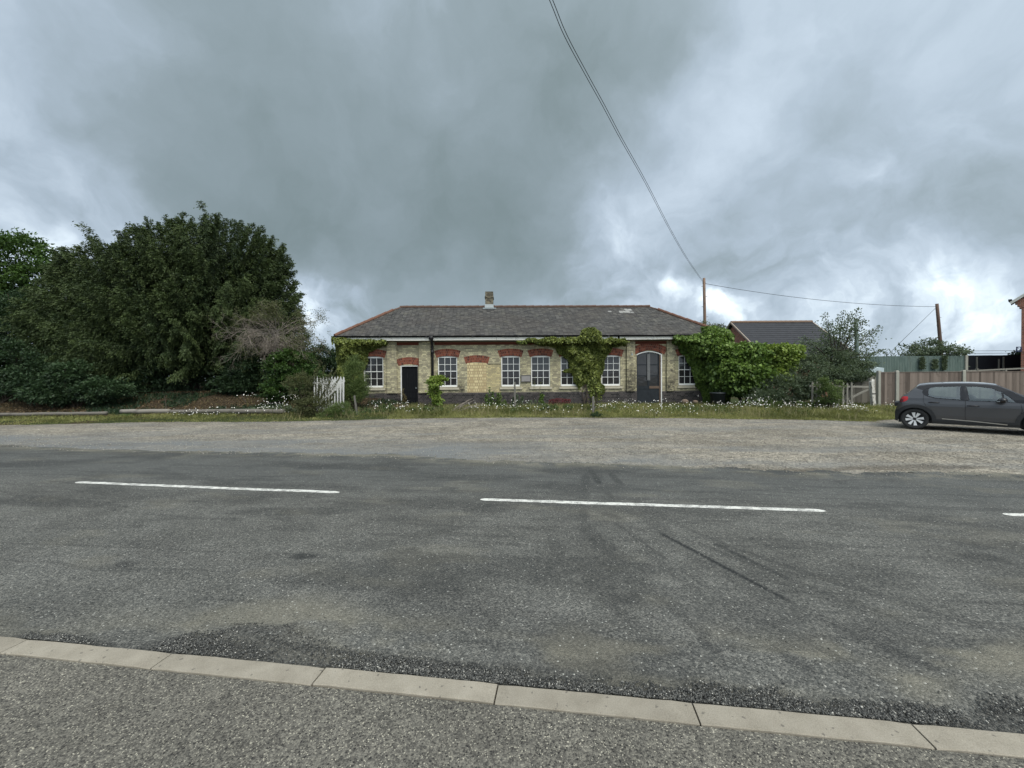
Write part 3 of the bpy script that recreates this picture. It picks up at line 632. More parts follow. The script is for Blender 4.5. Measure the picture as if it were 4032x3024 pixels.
# sash windows
def sash(u0, u1, zb, zt, lean=0.0):
    fr = MB(); y0, y1 = .045, .10; fw = .045
    fr.box(u0, u0+fw, y0, y1, zb, zt); fr.box(u1-fw, u1, y0, y1, zb, zt); fr.box(u0+fw, u1-fw, y0, y1, zt-.075, zt)
    fr.box(u0+fw, u1-fw, y0-.02, y1, zb, zb+.085)
    iu0, iu1 = u0+fw, u1-fw; ib_, it_ = zb+.085, zt-.075; mid = (ib_+it_)/2+.015
    fr.box(iu0, iu1, y0+.01, y1-.005, mid-.018, mid+.018)
    for k in (1, 2):
        c = iu0+(iu1-iu0)*k/3; fr.box(c-.0115, c+.0115, y0+.012, y1-.008, mid+.018, it_); fr.box(c-.0115, c+.0115, y0+.03, y1-.003, ib_, mid-.018)
    for z in ((mid+it_)/2, (mid+ib_)/2): fr.box(iu0, iu1, y0+.02, y1-.006, z-.0105, z+.0105)
    f = fr.build('window', MAT_SASH, B)
    for lo, hi, t, yy in ((mid, it_, 1.0, .082), (ib_, mid, .0, .094)):  # upper pane coloured paler: sky reflection put into the glass colour
        g = MB(); n = 4; m2 = 4
        tilt = random.uniform(-.004, .004)
        g.face([(iu0, yy, lo), (iu1, yy+tilt, lo), (iu1, yy+tilt*2, hi), (iu0, yy+tilt, hi)], t*random.uniform(.5, 1.0)); g.build('pane', MAT_GLASS, f)
    s = MB(); s.box(u0-.085, u1+.095, -.075, .0-.0005, zb-.145, zb-.045); s.box(u0+.002, u1-.002, 0, .10, zb-.13, zb-.03); s.box(u0+.01, u1-.01, -.02, .04, zb-.045+.02, zb-.001)
    s.build('sill', MAT_STONE, f)
for w in WR: sash(w[0]+.004, w[1]-.004, w[2], w[3])
# single black plank door
def plankdoor():
    u0, u1, zt = DR1[0], DR1[1], DR1[3]
    mb = MB(); n = 7; y = .085
    for k in range(n):
        a = u0+.06+(u1-u0-.10)*k/n; b = u0+.06+(u1-u0-.10)*(k+1)/n; mb.box(a+.002, b-.003, y, y+.03, .02, zt-.06)
    mb.box(u0+.06, u1-.04, y-.012, y-.001, .92, 1.02); mb.box(u0+.06, u1-.04, y-.012, y-.001, .60, .66); 
    d = mb.build('door', MAT_DOOR, B)
    h = MB(); h.box(u1-.13, u1-.10, y-.05, y-.013, 1.08, 1.16); h.build('door_handle', MAT_LEAD, d)
    f = MB(); f.box(u0+.002, u0+.05, .02, .10, 0, zt-.005); f.box(u0+.05, u1-.002, .02, .10, zt-.055, zt-.005); f.build('door_frame', MAT_SASH, B)
    f = MB(); f.box(u1-.038, u1-.002, .03, .10, 0, zt-.055); f.build('door_post', MAT_BLACKIRON, B)
plankdoor()
# tall double door with arched glazed head
def doubledoor():
    u0, u1 = DR2[0], DR2[1]; zs_, zt = 2.76, DR2[3]-.02; uc = (u0+u1)/2-.02; w = u1-u0
    R = (w*w/4+(zt-zs_)**2)/(2*(zt-zs_)); top = lambda u: zt-R+math.sqrt(max(R*R-(u-(u0+u1)/2)**2, 0))
    y = .07
    f = MB(); f.box(u1-.055, u1-.002, .0, .10, 0, zs_+.01)
    n = 14
    for k in range(n):
        a, b = u0+w*k/n, u0+w*(k+1)/n; f.hexa([(a, .02, top(a)-.05), (b, .02, top(b)-.05), (b, .10, top(b)-.05), (a, .10, top(a)-.05)], [(a, .02, top(a)), (b, .02, top(b)), (b, .10, top(b)), (a, .10, top(a))])
    f.build('door_frame', MAT_SASH, B)
    for side, (a, b) in enumerate(((u0+.01, uc), (uc+.004, u1-.13))):
        d = MB(); d.box(a, b, y, y+.04, .0, 1.02); d.box(a, b, y-.01, y+.045, .98, 1.14)
        d.box(a, a+.05, y, y+.04, 1.14, top(a)-.06); d.box(b-.05, b, y, y+.04, 1.14, top(b)-.06)
        for z in (1.66, 2.22): d.box(a+.05, b-.05, y, y+.04, z, z+.035)
        d.box(a+.08, b-.08, y-.008, y-.001, .15, .85)
        dd_ = d.build('door', MAT_DOOR2, B)
        g = MB(); m_ = 6; pts = [(a+.05, y+.025, 1.14), (b-.05, y+.025, 1.14)]+[(b-.05-(b-a-.1)*k/m_, y+.025, top(b-.05-(b-a-.1)*k/m_)-.05) for k in range(m_+1)]
        g.face(pts, .25); g.build('pane', MAT_GLASS, dd_)
    s = MB(); s.box(uc-.075, uc+.075, y-.03, y-.002, 1.42, 2.80, .5); s.build('door_batten', MAT_BAREWOOD, B)
    s = MB(); s.box(u1-.125, u1-.057, .03, .10, 0, 2.80); s.box(uc+.03, u1-.14, y-.022, y-.011, 1.0, 1.13); s.build('door_jamb', MAT_FRAMEWOOD, B)
doubledoor()
# notice panel, downpipe, conduit, bracket
nb = [U(2051, 1490), U(2092, 1490)]
mb = MB(); mb.box(nb[0]+.01, nb[1]-.02, -.05, -.006, 1.40, 1.74); o = mb.build('notice_panel', simple('grey_panel', (.25, .24, .24), .7, .35, 9), B)
mb = MB()
for a in ((nb[0]+.005, nb[1]-.015, -.065, -.051, 1.71, 1.745), (nb[0]+.005, nb[1]-.015, -.065, -.051, 1.395, 1.43), (nb[0]+.005, nb[0]+.04, -.065, -.051, 1.43, 1.71), (nb[1]-.05, nb[1]-.015, -.065, -.051, 1.43, 1.71)): mb.box(*a)
mb.build('panel_frame', simple('dark_grey_frame', (.13, .125, .12), .7, .3, 9), o)
up = U(1705, 1450)
mb = MB(); mb.tube([(up, EV-.05, 3.62), (up, EV-.03, 3.50), (up, -.20, 3.30), (up, -.12, 3.20), (up, -.12, .55)], [.055, .055, .055, .06, .06], 10)
mb.tube([(up, -.12, 3.02), (up, -.12, 2.86)], .085, 10); mb.tube([(up, -.12, 1.5), (up, -.12, 1.4)], .078, 10); mb.box(up-.10, up+.10, EV-.12, EV-.0, 3.52, 3.70)
mb.build('downpipe', MAT_BLACKIRON, B, True)
uc = U(2641, 1400); mb = MB(); mb.tube([(uc, -.085, 3.35), (uc, -.085, 1.98)], .016, 6); mb.box(uc-.05, uc+.05, -.11, -.075, 1.86, 1.98); mb.build('conduit', MAT_SOFFIT, B)
uc = U(2483, 1400); mb = MB(); mb.tube([(uc, -.07, 2.84), (uc, -.20, 2.87), (uc, -.24, 2.78)], .012, 6); mb.tube([(uc, -.24, 2.80), (uc, -.24, 2.70)], [.03, .06], 8); mb.build('wall_lamp', MAT_LEAD, B)
# roof
ZE, ZR, VR = 3.71, 5.74, 3.0
rL = np.array([U(1579, 1215, VR), VR, ZR]); rR = np.array([U(2553, 1210, VR), VR, ZR])
eL = np.array([UL, EV-.05, ZE]); eR = np.array([UR, EV-.05, ZE]); bL = np.array([UL, BD+.42, ZE]); bR = np.array([UR, BD+.42, ZE])
gt = .86   # gablet: hips stop here
fL = eL+(np.array([rL[0]-.02, VR-.0, ZR])-eL)*gt; fR = eR+(np.array([rR[0]+.02, VR, ZR])-eR)*gt
kL = bL+(np.array([rL[0]-.02, VR, ZR])-bL)*gt; kR = bR+(np.array([rR[0]+.02, VR, ZR])-bR)*gt
mb = MB()
sl_ = lambda p, q, t: p+(q-p)*t
def slope(e0, e1, t0, t1, rows, wid, special=None, g0=None, g1=None):
    nrm = np.cross(e1-e0, t0-e0); nrm /= np.linalg.norm(nrm); 
    if nrm[2] < 0: nrm = -nrm
    for r in range(rows):
        a, b = r/rows, min((r+1)/rows+.015, 1.0)
        def lim(t):
            if g0 is not None and t > gt: return t
            return t
        l0, r0, l1, r1 = sl_(e0, t0, a), sl_(e1, t1, a), sl_(e0, t0, b), sl_(e1, t1, b)
        ex = (r0-l0); L = np.linalg.norm(ex); ex /= L; n = max(1, int(L/wid)); sh = (r % 2)*.5*wid+random.uniform(-.02, .02)
        o = l0; up = ((l1+r1)/2-(l0+r0)/2); upn = up-ex*(up@ex)
        k = -1
        s0 = 0; s1 = L; c0 = (l1-l0)@ex; c1 = L-((r1-r0)@ex*-1)
        c1 = L+((r1-r0)@ex)
        while True:
            x0 = sh+k*wid; x1 = x0+wid; k += 1
            if x0 > L: break
            if x1 < 0: continue
            g = .006; x0 += g; x1 -= g; lo0, hi0 = max(x0, 0), min(x1, L); lo1, hi1 = max(x0, c0), min(x1, c1)
            if hi0-lo0 < .02: continue
            if hi1 < lo1: hi1 = lo1 = min(max((lo1+hi1)/2, c0), c1)
            h = .016+random.uniform(0, .010); t = min(max(random.gauss(.5, .17), 0), .93)
            dz = random.uniform(-.006, .006)*upn
            q0 = o+ex*lo0+nrm*h-upn/np.linalg.norm(upn)*random.uniform(0, .012); q1 = o+ex*hi0+nrm*(h+random.uniform(-.004, .004))-upn/np.linalg.norm(upn)*random.uniform(0, .012)
            q2 = o+ex*hi1+upn+nrm*.004; q3 = o+ex*lo1+upn+nrm*.004
            if special is not None: t = special((q0+q2)/2, t)
            mb.raw([q0, q1, q2, q3, q0-nrm*.02, q1-nrm*.02], [(0, 1, 2, 3), (4, 5, 1, 0)], t)
wt = [UZ(x, y, VR-1)[0] for x, y in ((2393, 1229), (2440, 1229), (2490, 1229))]
def spec(p, t):
    tt = (p[2]-ZE)/(ZR-ZE)
    for (px, tl, th_, w) in ((2398, .80, .86, .10), (2464, .76, .82, .42), (2455, .82, .87, .30), (2472, .87, .92, .15)):
        uu = U(px, 1228, VR-.5)
        if abs(p[0]-uu) < w and tl < tt < th_: return 1.0
    if tt < .06 and random.random() < .25: return .1
    return t
slope(eL, eR, rL, rR, 25, .21, spec)
slope(bR, bL, rR, rL, 10, .5)
slope(bL, eL, kL, fL, 16, .30); slope(eR, bR, fR, kR, 16, .30)
# under-deck and gablets
for q_ in ([eL, eR, rR, rL], [bR, bL, rL, rR], [bL, eL, fL, kL], [eR, bR, kR, fR], [fL, rL, kL], [fR, kR, rR]): mb.face([tuple(p-np.array([0, 0, .02])) for p in q_], .4)
roof = mb.build('roof', MAT_SLATE, B)
def ridge(p, q, r, m, name, seg=.45):
    mb = MB(); L = np.linalg.norm(q-p); n = int(L/seg)
    for k in range(n):
        a, b = p+(q-p)*k/n, p+(q-p)*((k+1)/n)+(q-p)/L*.02; w = random.uniform(-.006, .006)
        mb.tube([a+[0, 0, .0+w], b+[0, 0, .012+w]], [r*random.uniform(.95, 1), r*1.08], 8)
    return mb.build(name, m, roof)
ridge(rL+[-.06, 0, .02], rR+[.06, 0, .02], .085, MAT_RIDGE, 'ridge_tiles')
ridge(eL+[0, 0, .03], fL+[0, 0, .03], .085, MAT_TERRA, 'hip_tiles'); ridge(eR+[0, 0, .03], fR+[0, 0, .03], .085, MAT_TERRA, 'hip_tiles')
ridge(bL+[0, 0, .03], kL+[0, 0, .03], .085, MAT_TERRA, 'hip_tiles'); ridge(bR+[0, 0, .03], kR+[0, 0, .03], .085, MAT_TERRA, 'hip_tiles')
ridge(fL+[0, 0, .03], rL+[0, 0, .0], .05, MAT_RIDGE, 'verge_tiles', .2); ridge(fR+[0, 0, .03], rR+[0, 0, .0], .05, MAT_RIDGE, 'verge_tiles', .2)
# chimney
cu0, cu1 = U(1911.5, 1200, VR+.1), U(1942.5, 1200, VR+.1)
mb = MB(); mb.box(cu0, cu1, VR-.2, VR+.5, ZR-.6, 6.26); mb.box(cu0-.03, cu1+.03, VR-.23, VR+.53, 6.26, 6.33); mb.box(cu0-.01, cu1+.01, VR-.21, VR+.51, 6.33, 6.38); mb.box(cu0-.0, cu1+.0, VR-.2, VR+.5, 6.38, 6.62)
ch = mb.build('chimney', MAT_CHIM, roof)
mb = MB(); mb.hexa([(cu0-.04, VR-.34, ZR-.14), (cu1+.04, VR-.34, ZR-.14), (cu1+.04, VR+.1, ZR-.14), (cu0-.04, VR+.1, ZR-.14)], [(cu0-.015, VR-.215, ZR+.14), (cu1+.015, VR-.215, ZR+.14), (cu1+.015, VR+.1, ZR+.14), (cu0-.015, VR+.1, ZR+.14)])
mb.box(cu0-.14, cu1+.16, VR-.36, VR-.1, ZR-.16, ZR-.08); mb.build('lead_flashing', MAT_LEAD, ch)

# ------------------------------------------------------------------ red gabled building behind, to the right
def local(o, pts): return [tuple(np.array(p)-o) for p in pts]
X0, X1, YR = 18.35, 25.1, 33.0; zr, ze, hd = 6.12, 2.92, 4.6
H = empty('outbuilding', (X0, YR-hd, 0), 0, 'red brick gabled outbuilding with dark tiled roof behind the bushes', 'building')
L = X1-X0
mb = MB(); mb.box(.25, L-.25, .35, .50, 0, ze); mb.box(.25, L-.25, 2*hd-.5, 2*hd-.35, 0, ze)
mb.raw([(.25, .35, 0), (.25, 2*hd-.35, 0), (.25, 2*hd-.35, ze), (.25, hd, zr-.12), (.25, .35, ze)], [(0, 4, 3, 2, 1)]); mb.raw([(L-.25, .35, 0), (L-.25, 2*hd-.35, 0), (L-.25, 2*hd-.35, ze), (L-.25, hd, zr-.12), (L-.25, .35, ze)], [(0, 1, 2, 3, 4)])
mb.build('wall', MAT_REDWALL, H)
mb = MB(); n = 17
for k in range(n):   # lapped tile courses
    for s_ in (0, 1):
        t0, t1 = k/n, (k+1)/n+.01; yf = lambda t: t*hd if s_ == 0 else 2*hd-t*hd; zf = lambda t: ze-.05+(zr-ze+.05)*t; c = -1 if s_ == 0 else 1
        a = [(0, yf(t0), zf(t0)+.05), (L, yf(t0), zf(t0)+.05), (L, yf(t1), zf(t1)+.012), (0, yf(t1), zf(t1)+.012)]; b = [(x, y, z-.06) for x, y, z in a]; mb.hexa(b, a)
rf = mb.build('roof', MAT_SLATE2, H)
mb = MB()
for k in range(16):
    a = L*k/16; mb.tube([(a, hd, zr+.02), (a+L/16+.02, hd, zr+.03)], [.13, .14], 7)
mb.build('ridge_tiles', simple('brown_ridge', (.19, .13, .095), .85, .4, 6), rf)
VB = simple('pale_verge', (.30, .25, .21), .8, .3, 6)
for a_, b_ in (((-.03, 0, ze-.02), (-.03, hd, zr+.0)), ((-.03, 2*hd, ze-.02), (-.03, hd, zr)), ((L+.03, 0, ze-.02), (L+.03, hd, zr))):
    mb = MB(); mb.bar(a_, b_, .08, .12); mb.build('verge_board', VB, rf)
# red brick house at the right edge of the frame
hx0 = float(P(4021, 1300, 24)[0])
H = empty('brick_house', (hx0, 24, 0), rad(-54), 'tall red brick house cut by the right edge of the photo', 'house')
mb = MB(); hw, hz = 7.0, 6.25; mb.box(0, hw, 0, 8, 0, hz); mb.raw([(0, 0, hz), (hw, 0, hz), (hw/2, 0, hz+2.9), (0, 8, hz), (hw, 8, hz), (hw/2, 8, hz+2.9)], [(0, 1, 2), (3, 5, 4)])
for k in range(4): mb.box(-.08*(k+1), -.001, -.02, .5, hz-.62+.14*k, hz-.48+.14*k-.002)
mb.build('wall', MAT_REDWALL, H)
mb = MB()
for s_ in (0, 1):
    x0, x1 = (-.10, hw/2) if s_ == 0 else (hw+.5, hw/2); a = [(x0, -.08, hz-.08), (x1, -.08, hz+2.95), (x1, 8.2, hz+2.95), (x0, 8.2, hz-.08)]; mb.hexa(a, [(x, y, z+.10) for x, y, z in a])
mb.hexa([(-.40, -.08, hz-.34), (-.10, -.08, hz-.09), (-.10, .5, hz-.09), (-.40, .5, hz-.34)], [(-.40, -.08, hz-.26), (-.10, -.08, hz+.01), (-.10, .5, hz+.01), (-.40, .5, hz-.26)])
mb.build('roof', MAT_SLATE2, H)
mb = MB(); mb.bar((-.42, -.11, hz-.27), (hw/2, -.11, hz+3.0), .05, .14); mb.build('verge_board', MAT_WHITE, H)
mb = MB(); mb.box(-.50, -.36, -.12, .5, hz-.12, hz-.02); mb.build('gutter', MAT_BLACKIRON, H)
# small square frame on an arm by the house
fp = P(4012, 1375, 23.8)
o = empty('bracket_frame', tuple(fp), 0, 'small dark blue square frame on an arm beside the right hand brick house', 'bracket')
MAT_NAVY = simple('navy', (.03, .045, .11), .6, .3, 5)
mb = MB(); r_ = .13
for a, b in (((-r_, 0, -r_), (r_, 0, -r_)), ((-r_, 0, r_), (r_, 0, r_)), ((-r_, 0, -r_-.02), (-r_, 0, r_+.02)), ((r_, 0, -r_-.02), (r_, 0, r_+.02))): mb.bar(a, b, .04, .04, (0, 1, 0))
mb.build('frame', MAT_NAVY, o)
mb = MB(); mb.bar((r_+.02, 0, -.1), (.35, .25, -.1), .04, .04); mb.build('arm', MAT_NAVY, o)

# ------------------------------------------------------------------ poles and wires
def pole(name, top, bot, r0, r1, lab, steps=8, m=MAT_POLE):
    base = np.array(bot); o = empty(name, tuple(base), 0, lab, 'pole'); t = np.array(top)-base; mb = MB()
    mb.tube([t*k/6 for k in range(7)], [r1+(r0-r1)*k/6 for k in range(7)], 12); mb.build('shaft', m, o, True)
    for k in range(steps):
        c = t*(1-.07-.085*k); s_ = 1 if k % 2 else -1; mb = MB(); mb.tube([c, c+np.array([s_*(r0+.14), -.03, .02])], .014, 5); mb.build('step', MAT_BLACKIRON, o)
    return o, t
p1t = P(2772, 1095, 30); p1b = np.array([p1t[0]+.16, 30, 0]); p1, _ = pole('utility_pole', p1t, p1b, .095, .13, 'timber utility pole with steps standing behind the station roof', 9)
p2t = P(3689, 1196, 34); p2m = P(3706, 1387, 34); k_ = p2t[2]/(p2t[2]-p2m[2]); p2b = p2t+(p2m-p2t)*k_; p2, _ = pole('utility_pole', p2t, p2b, .11, .15, 'leaning reddish utility pole behind the green corrugated wall', 9)
mb = MB(); mb.tube([p1t-p1b-[0, 0, .38]+[-.13, -.02, 0], p1t-p1b-[0, 0, .38]+[.13, -.02, 0]], .02, 6); mb.build('bracket', MAT_BLACKIRON, p1)
g0 = P(3371, 1258, 18.8); g1 = P(3371, 1500, 18.8); gb = np.array([g1[0]+.1, 18.8, 0]); pole('green_pole', g0, gb, .078, .078, 'plain grey green pole rising out of the hawthorn', 0, simple('grey_green_pole', (.15, .20, .19), .7, .35, 8))
def wire(name, pts, r, lab):
    a = np.array(pts[0]); mb = MB(); mb.tube([np.array(p)-a for p in pts], r, 5); o = mb.build(name, MAT_WIRE, None, True); o.location = tuple(a); tag(o, lab, 'wire'); return o
def spl(pts, n=6):
    pts = [np.array(p, float) for p in pts]; out = []
    for i in range(len(pts)-1):
        p0, p1_, p2_, p3 = pts[max(i-1, 0)], pts[i], pts[i+1], pts[min(i+2, len(pts)-1)]
        for k in range(n): t = k/n; out.append(.5*((2*p1_)+(-p0+p2_)*t+(2*p0-5*p1_+4*p2_-p3)*t*t+(-p0+3*p1_-3*p2_+p3)*t**3))
    return out+[pts[-1]]
wp = [(2170, 0), (2227, 139), (2308, 291), (2377, 416), (2447, 548), (2544, 721), (2641, 908), (2710, 1026)]
for off, lab in ((-.028, 'left strand of the pair of wires crossing high above the road'), (.028, 'right strand of the pair of wires crossing high above the road')):
    pts = []
    for (x, y) in wp:
        u = (x-2016)/FPX; Yd = 4/(.62-u); p = P(x, y, Yd); pts.append(p+np.array([off*.85, -off*.5, 0]))
    d = pts[0]-pts[1]; pre = [pts[0]+d*4+[0, 0, -.1], pts[0]+d*2+[0, 0, -.02]]
    pts = pre+pts+[p1t+np.array([off*1.2-.05, -.05, -.35])]
    wire('overhead_wire', spl(pts, 5), .0075, lab)
a = p1t+np.array([.1, 0, -.42]); b = p2t+np.array([-.1, 0, -.25])
wire('overhead_wire', [a+(b-a)*t-np.array([0, 0, 1.0*t*(1-t)*1.6]) for t in np.linspace(0, 1, 24)], .016, 'single wire strung between the two timber poles')
b = P(3480, 1398, 27)
wire('stay_wire', [p2t+np.array([-.1, 0, -.35])+(b-p2t)*t for t in np.linspace(0, 1, 6)], .014, 'thin wire slanting down left from the leaning pole')
for py, lab in ((1382, 'upper of the far horizontal wires by the right edge'), (1392, 'lower of the far horizontal wires by the right edge')):
    a = P(3790, py, 60); b = P(4600, py-6, 60); wire('overhead_wire', [a+(b-a)*t for t in np.linspace(0, 1, 6)], .03, lab)

# ------------------------------------------------------------------ fences, gates, walls on the right
FY = 17.2
def fz(px, py, Y=FY): return float(P(px, py, Y)[2])
fx = lambda px, Y=FY: float(P(px, 1500, Y)[0])
fo = empty('close_board_fence', (fx(3453), FY, 0), 0, 'brown close board fence with concrete posts behind the grey car', 'fence')
ox = fx(3453)
posts = [3458, 3529, 3791, 4065, 4345]
def boards(x0, x1, z0, z1, y, parent, m=MAT_FENCE, w=.105, jag=0.0):
    mb = MB(); x = x0
    while x < x1-.02:
        e = min(x+w*random.uniform(.92, 1.05), x1); j = random.uniform(-jag, jag)
        mb.hexa([(x, y, z0), (e, y-.012, z0), (e, y+.012, z0), (x, y+.012, z0)], [(x, y, z1+j), (e, y-.012, z1+j), (e, y+.012, z1+j), (x, y+.012, z1+j)]); x = e
    return mb.build('board_panel', m, parent)
ZT = fz(3560, 1464)
for k, px in enumerate(posts):
    x = fx(px)-ox; mb = MB(); w = .065 if k else .05; zt = ZT+.06
    mb.box(x-w, x+w, -.07, .05, -.1, zt-.04); mb.hexa([(x-w, -.07, zt-.04), (x+w, -.07, zt-.04), (x+w, .05, zt-.04), (x-w, .05, zt-.04)], [(x-w*.7, -.05, zt), (x+w*.7, -.05, zt), (x+w*.7, .03, zt), (x-w*.7, .03, zt)])
    mb.build('post', MAT_POST, fo)
for k in range(len(posts)-1):
    a, b = fx(posts[k])-ox+.06, fx(posts[k+1])-ox-.06
    boards(a, b, .10, ZT-.03, -.01, fo); mb = MB(); mb.box(a, b, -.035, .025, ZT-.028, ZT); mb.build('capping', MAT_FENCE, fo); mb = MB(); mb.box(a, b, -.02, .02, -.05, .095); mb.build('gravel_board', MAT_POST, fo)
# older grey fence behind the gate
o = empty('old_fence', (fx(3285, 18.6), 18.6, 0), 0, 'old dark grey board fence seen behind the broken picket gate', 'fence')
boards(0, fx(3470, 18.6)-fx(3285, 18.6), 0, fz(3400, 1499, 18.6), 0, o, MAT_OLDWOOD, .12, .02)
# broken grey picket fence
PY = 16.6; o = empty('picket_fence', (fx(3302, PY), PY, 0), 0, 'broken grey wooden picket fence left of the white post', 'fence'); ox = fx(3302, PY)
for px, t in ((3302, 1516), (3319, 1504), (3336, 1507), (3354, 1504), (3215, 1500), (3228, 1506), (3198, 1502), (3280, 1508), (3266, 1505)):
    x = fx(px, PY)-ox; zt = fz(px, t, PY); l = random.uniform(-.02, .02); mb = MB()
    mb.hexa([(x-.035, -.012, 0), (x+.035, -.012, 0), (x+.035, .012, 0), (x-.035, .012, 0)], [(x-.035+l, -.012, zt-.06), (x+.035+l, -.012, zt-.06), (x+.035+l, .012, zt-.06), (x-.035+l, .012, zt-.06)])
    mb.raw([(x-.035+l, -.012, zt-.06), (x+.035+l, -.012, zt-.06), (x+l, -.012, zt), (x-.035+l, .012, zt-.06), (x+.035+l, .012, zt-.06), (x+l, .012, zt)], [(0, 1, 2), (3, 5, 4), (0, 2, 5, 3), (1, 4, 5, 2)]); mb.build('picket', MAT_OLDWOOD, o)
mb = MB(); mb.bar((fx(3190, PY)-ox, .04, fz(3300, 1519, PY)), (fx(3422, PY)-ox, .04, fz(3420, 1523, PY)), .05, .08); mb.build('rail', MAT_OLDWOOD, o)
mb = MB(); mb.bar((fx(3325, PY)-ox, .07, fz(3325, 1582, PY)), (fx(3424, PY)-ox, .07, fz(3424, 1533, PY)), .045, .07); mb.build('brace', MAT_OLDWOOD, o)
# white post
wb = G(3441, 1622); wt_ = P(3432, 1491, wb[1]); 
def m_wp(n):
    co = obj_co(n); s = n.n('ShaderNodeVectorMath', {0: co, 1: (5, 5, 1.5)}, operation='MULTIPLY').outputs[0]; a = n.noise(s, 4, 5, .7)
    return prin(n, n.mix(n.step(a, .50, .62), c4(.52, .51, .47), c4(.12, .105, .085)), .8, .2, bump=a)
MAT_PEEL = mat('peeling_white', m_wp)
o = empty('gate_post', tuple(wb), 0, 'leaning timber post with peeling white paint left of the board fence', 'post'); t = wt_-wb
mb = MB(); w = .065; mb.hexa([(-w, -w, -.1), (w, -w, -.1), (w, w, -.1), (-w, w, -.1)], [(t[0]-w, -w, t[2]-.14), (t[0]+w, -w, t[2]-.06), (t[0]+w, w, t[2]-.06), (t[0]-w, w, t[2]-.14)])
mb.raw([(t[0]-w, -w, t[2]-.14), (t[0]+w, -w, t[2]-.06), (t[0]+w, w, t[2]-.06), (t[0]-w, w, t[2]-.14), (t[0]+.03, 0, t[2])], [(0, 1, 4), (1, 2, 4), (2, 3, 4), (3, 0, 4)]); mb.build('shaft', MAT_PEEL, o)
for f_ in (.18, .55):
    mb = MB(); c = t*f_; mb.box(c[0]-w-.01, c[0]+w+.01, -w-.012, -w-.001, c[2]-.02, c[2]+.02); mb.build('hinge_band', MAT_BLACKIRON, o)
# green corrugated wall
GY = 24.5; gx0, gx1 = fx(3405, GY), fx(3797, GY); zt = fz(3600, 1402, GY)
o = empty('corrugated_wall', (gx0, GY, 0), 0, 'green corrugated metal wall above the brown fence, stained by climbers', 'wall')
def m_green(n):
    co = obj_co(n); s = n.n('ShaderNodeVectorMath', {0: co, 1: (1.2, 1, .25)}, operation='MULTIPLY').outputs[0]; a = n.noise(s, 2.5, 6, .7)
    return prin(n, n.ramp(a, [(.3, (.07, .105, .092)), (.55, (.125, .170, .155)), (.75, (.085, .10, .08))]), .7, .3)
MAT_GREENMET = mat('green_metal', m_green)
n = 320; us_ = np.linspace(0, gx1-gx0, n); V = []; F = []
for k, x in enumerate(us_):
    y = .018*math.sin(x*2*math.pi/.10); V += [(x, y, 0), (x, y, zt)]
F = [(2*k, 2*k+2, 2*k+3, 2*k+1) for k in range(n-1)]; o2 = npmesh('metal_sheet', np.array(V), np.array(F), np.full(len(V), .5), MAT_GREENMET, o)
mb = MB(); mb.box(gx1-gx0-.02, gx1-gx0+.14, -.08, .08, 0, zt+.03); mb.build('post', MAT_POST, o)
# black boundary fence further right
BY = 26; bx0 = fx(3800, BY)
o = empty('black_fence', (bx0, BY, 0), 0, 'black boarded fence at the far right above the brown fence', 'fence'); zt = fz(3900, 1399, BY)
MAT_BLKB = simple('black_board', (.012, .014, .020), .7, .4, 4)
boards(0, 12, 0, zt, 0, o, MAT_BLKB, .2, .004)
for px in (3843, 3930, 3948): 
    x = fx(px, BY)-bx0; mb = MB(); mb.box(x-.04, x+.04, -.06, -.012, 0, zt-.10 if px != 3930 else zt-.25); mb.build('post', MAT_OLDWOOD, o)
rz0 = P(3805, 1461, 19.5); o = empty('handrail', (rz0[0], 19.5, 0), 0, 'pale timber rail sloping just above the brown fence top', 'rail')
mb = MB(); r1 = P(4060, 1449, 19.5); mb.bar((0, 0, rz0[2]), (r1[0]-rz0[0], 0, r1[2]), .06, .07); mb.build('rail', MAT_OLDWOOD, o)
for px in (3846, 3958): 
    x = fx(px, 19.5)-rz0[0]; mb = MB(); mb.box(x-.04, x+.04, -.04, .04, 0, fz(px, 1452, 19.5)+.02); mb.build('post', MAT_OLDWOOD, o)
# pale low shed roof behind the fence
sp0 = P(3396, 1462, 21.5); sp1 = P(3481, 1462, 21.5); z1 = float(P(3450, 1449, 21.5)[2])
o = empty('low_shed', (sp0[0], 21.5, 0), 0, 'low shed with pale blue grey roof edge behind the fence corner', 'shed')
MAT_PALE = simple('pale_blue_metal', (.42, .50, .53), .5, .2, 4)
w_ = sp1[0]-sp0[0]; mb = MB(); mb.hexa([(.35*w_, 0, sp0[2]-.06), (w_, 0, sp0[2]-.06), (w_, 1.6, sp0[2]+.1), (.35*w_, 1.6, sp0[2]+.1)], [(.35*w_, 0, z1), (w_, 0, z1), (w_, 1.6, z1+.2), (.35*w_, 1.6, z1+.2)]); mb.bar((-.1, -.02, sp0[2]-.02), (.45*w_, -.02, sp0[2]-.0), .05, .06); mb.build('roof', MAT_PALE, o)
mb = MB(); mb.box(.35*w_+.03, w_-.03, .04, 1.5, 0, sp0[2]-.07); mb.build('wall', MAT_OLDWOOD, o)
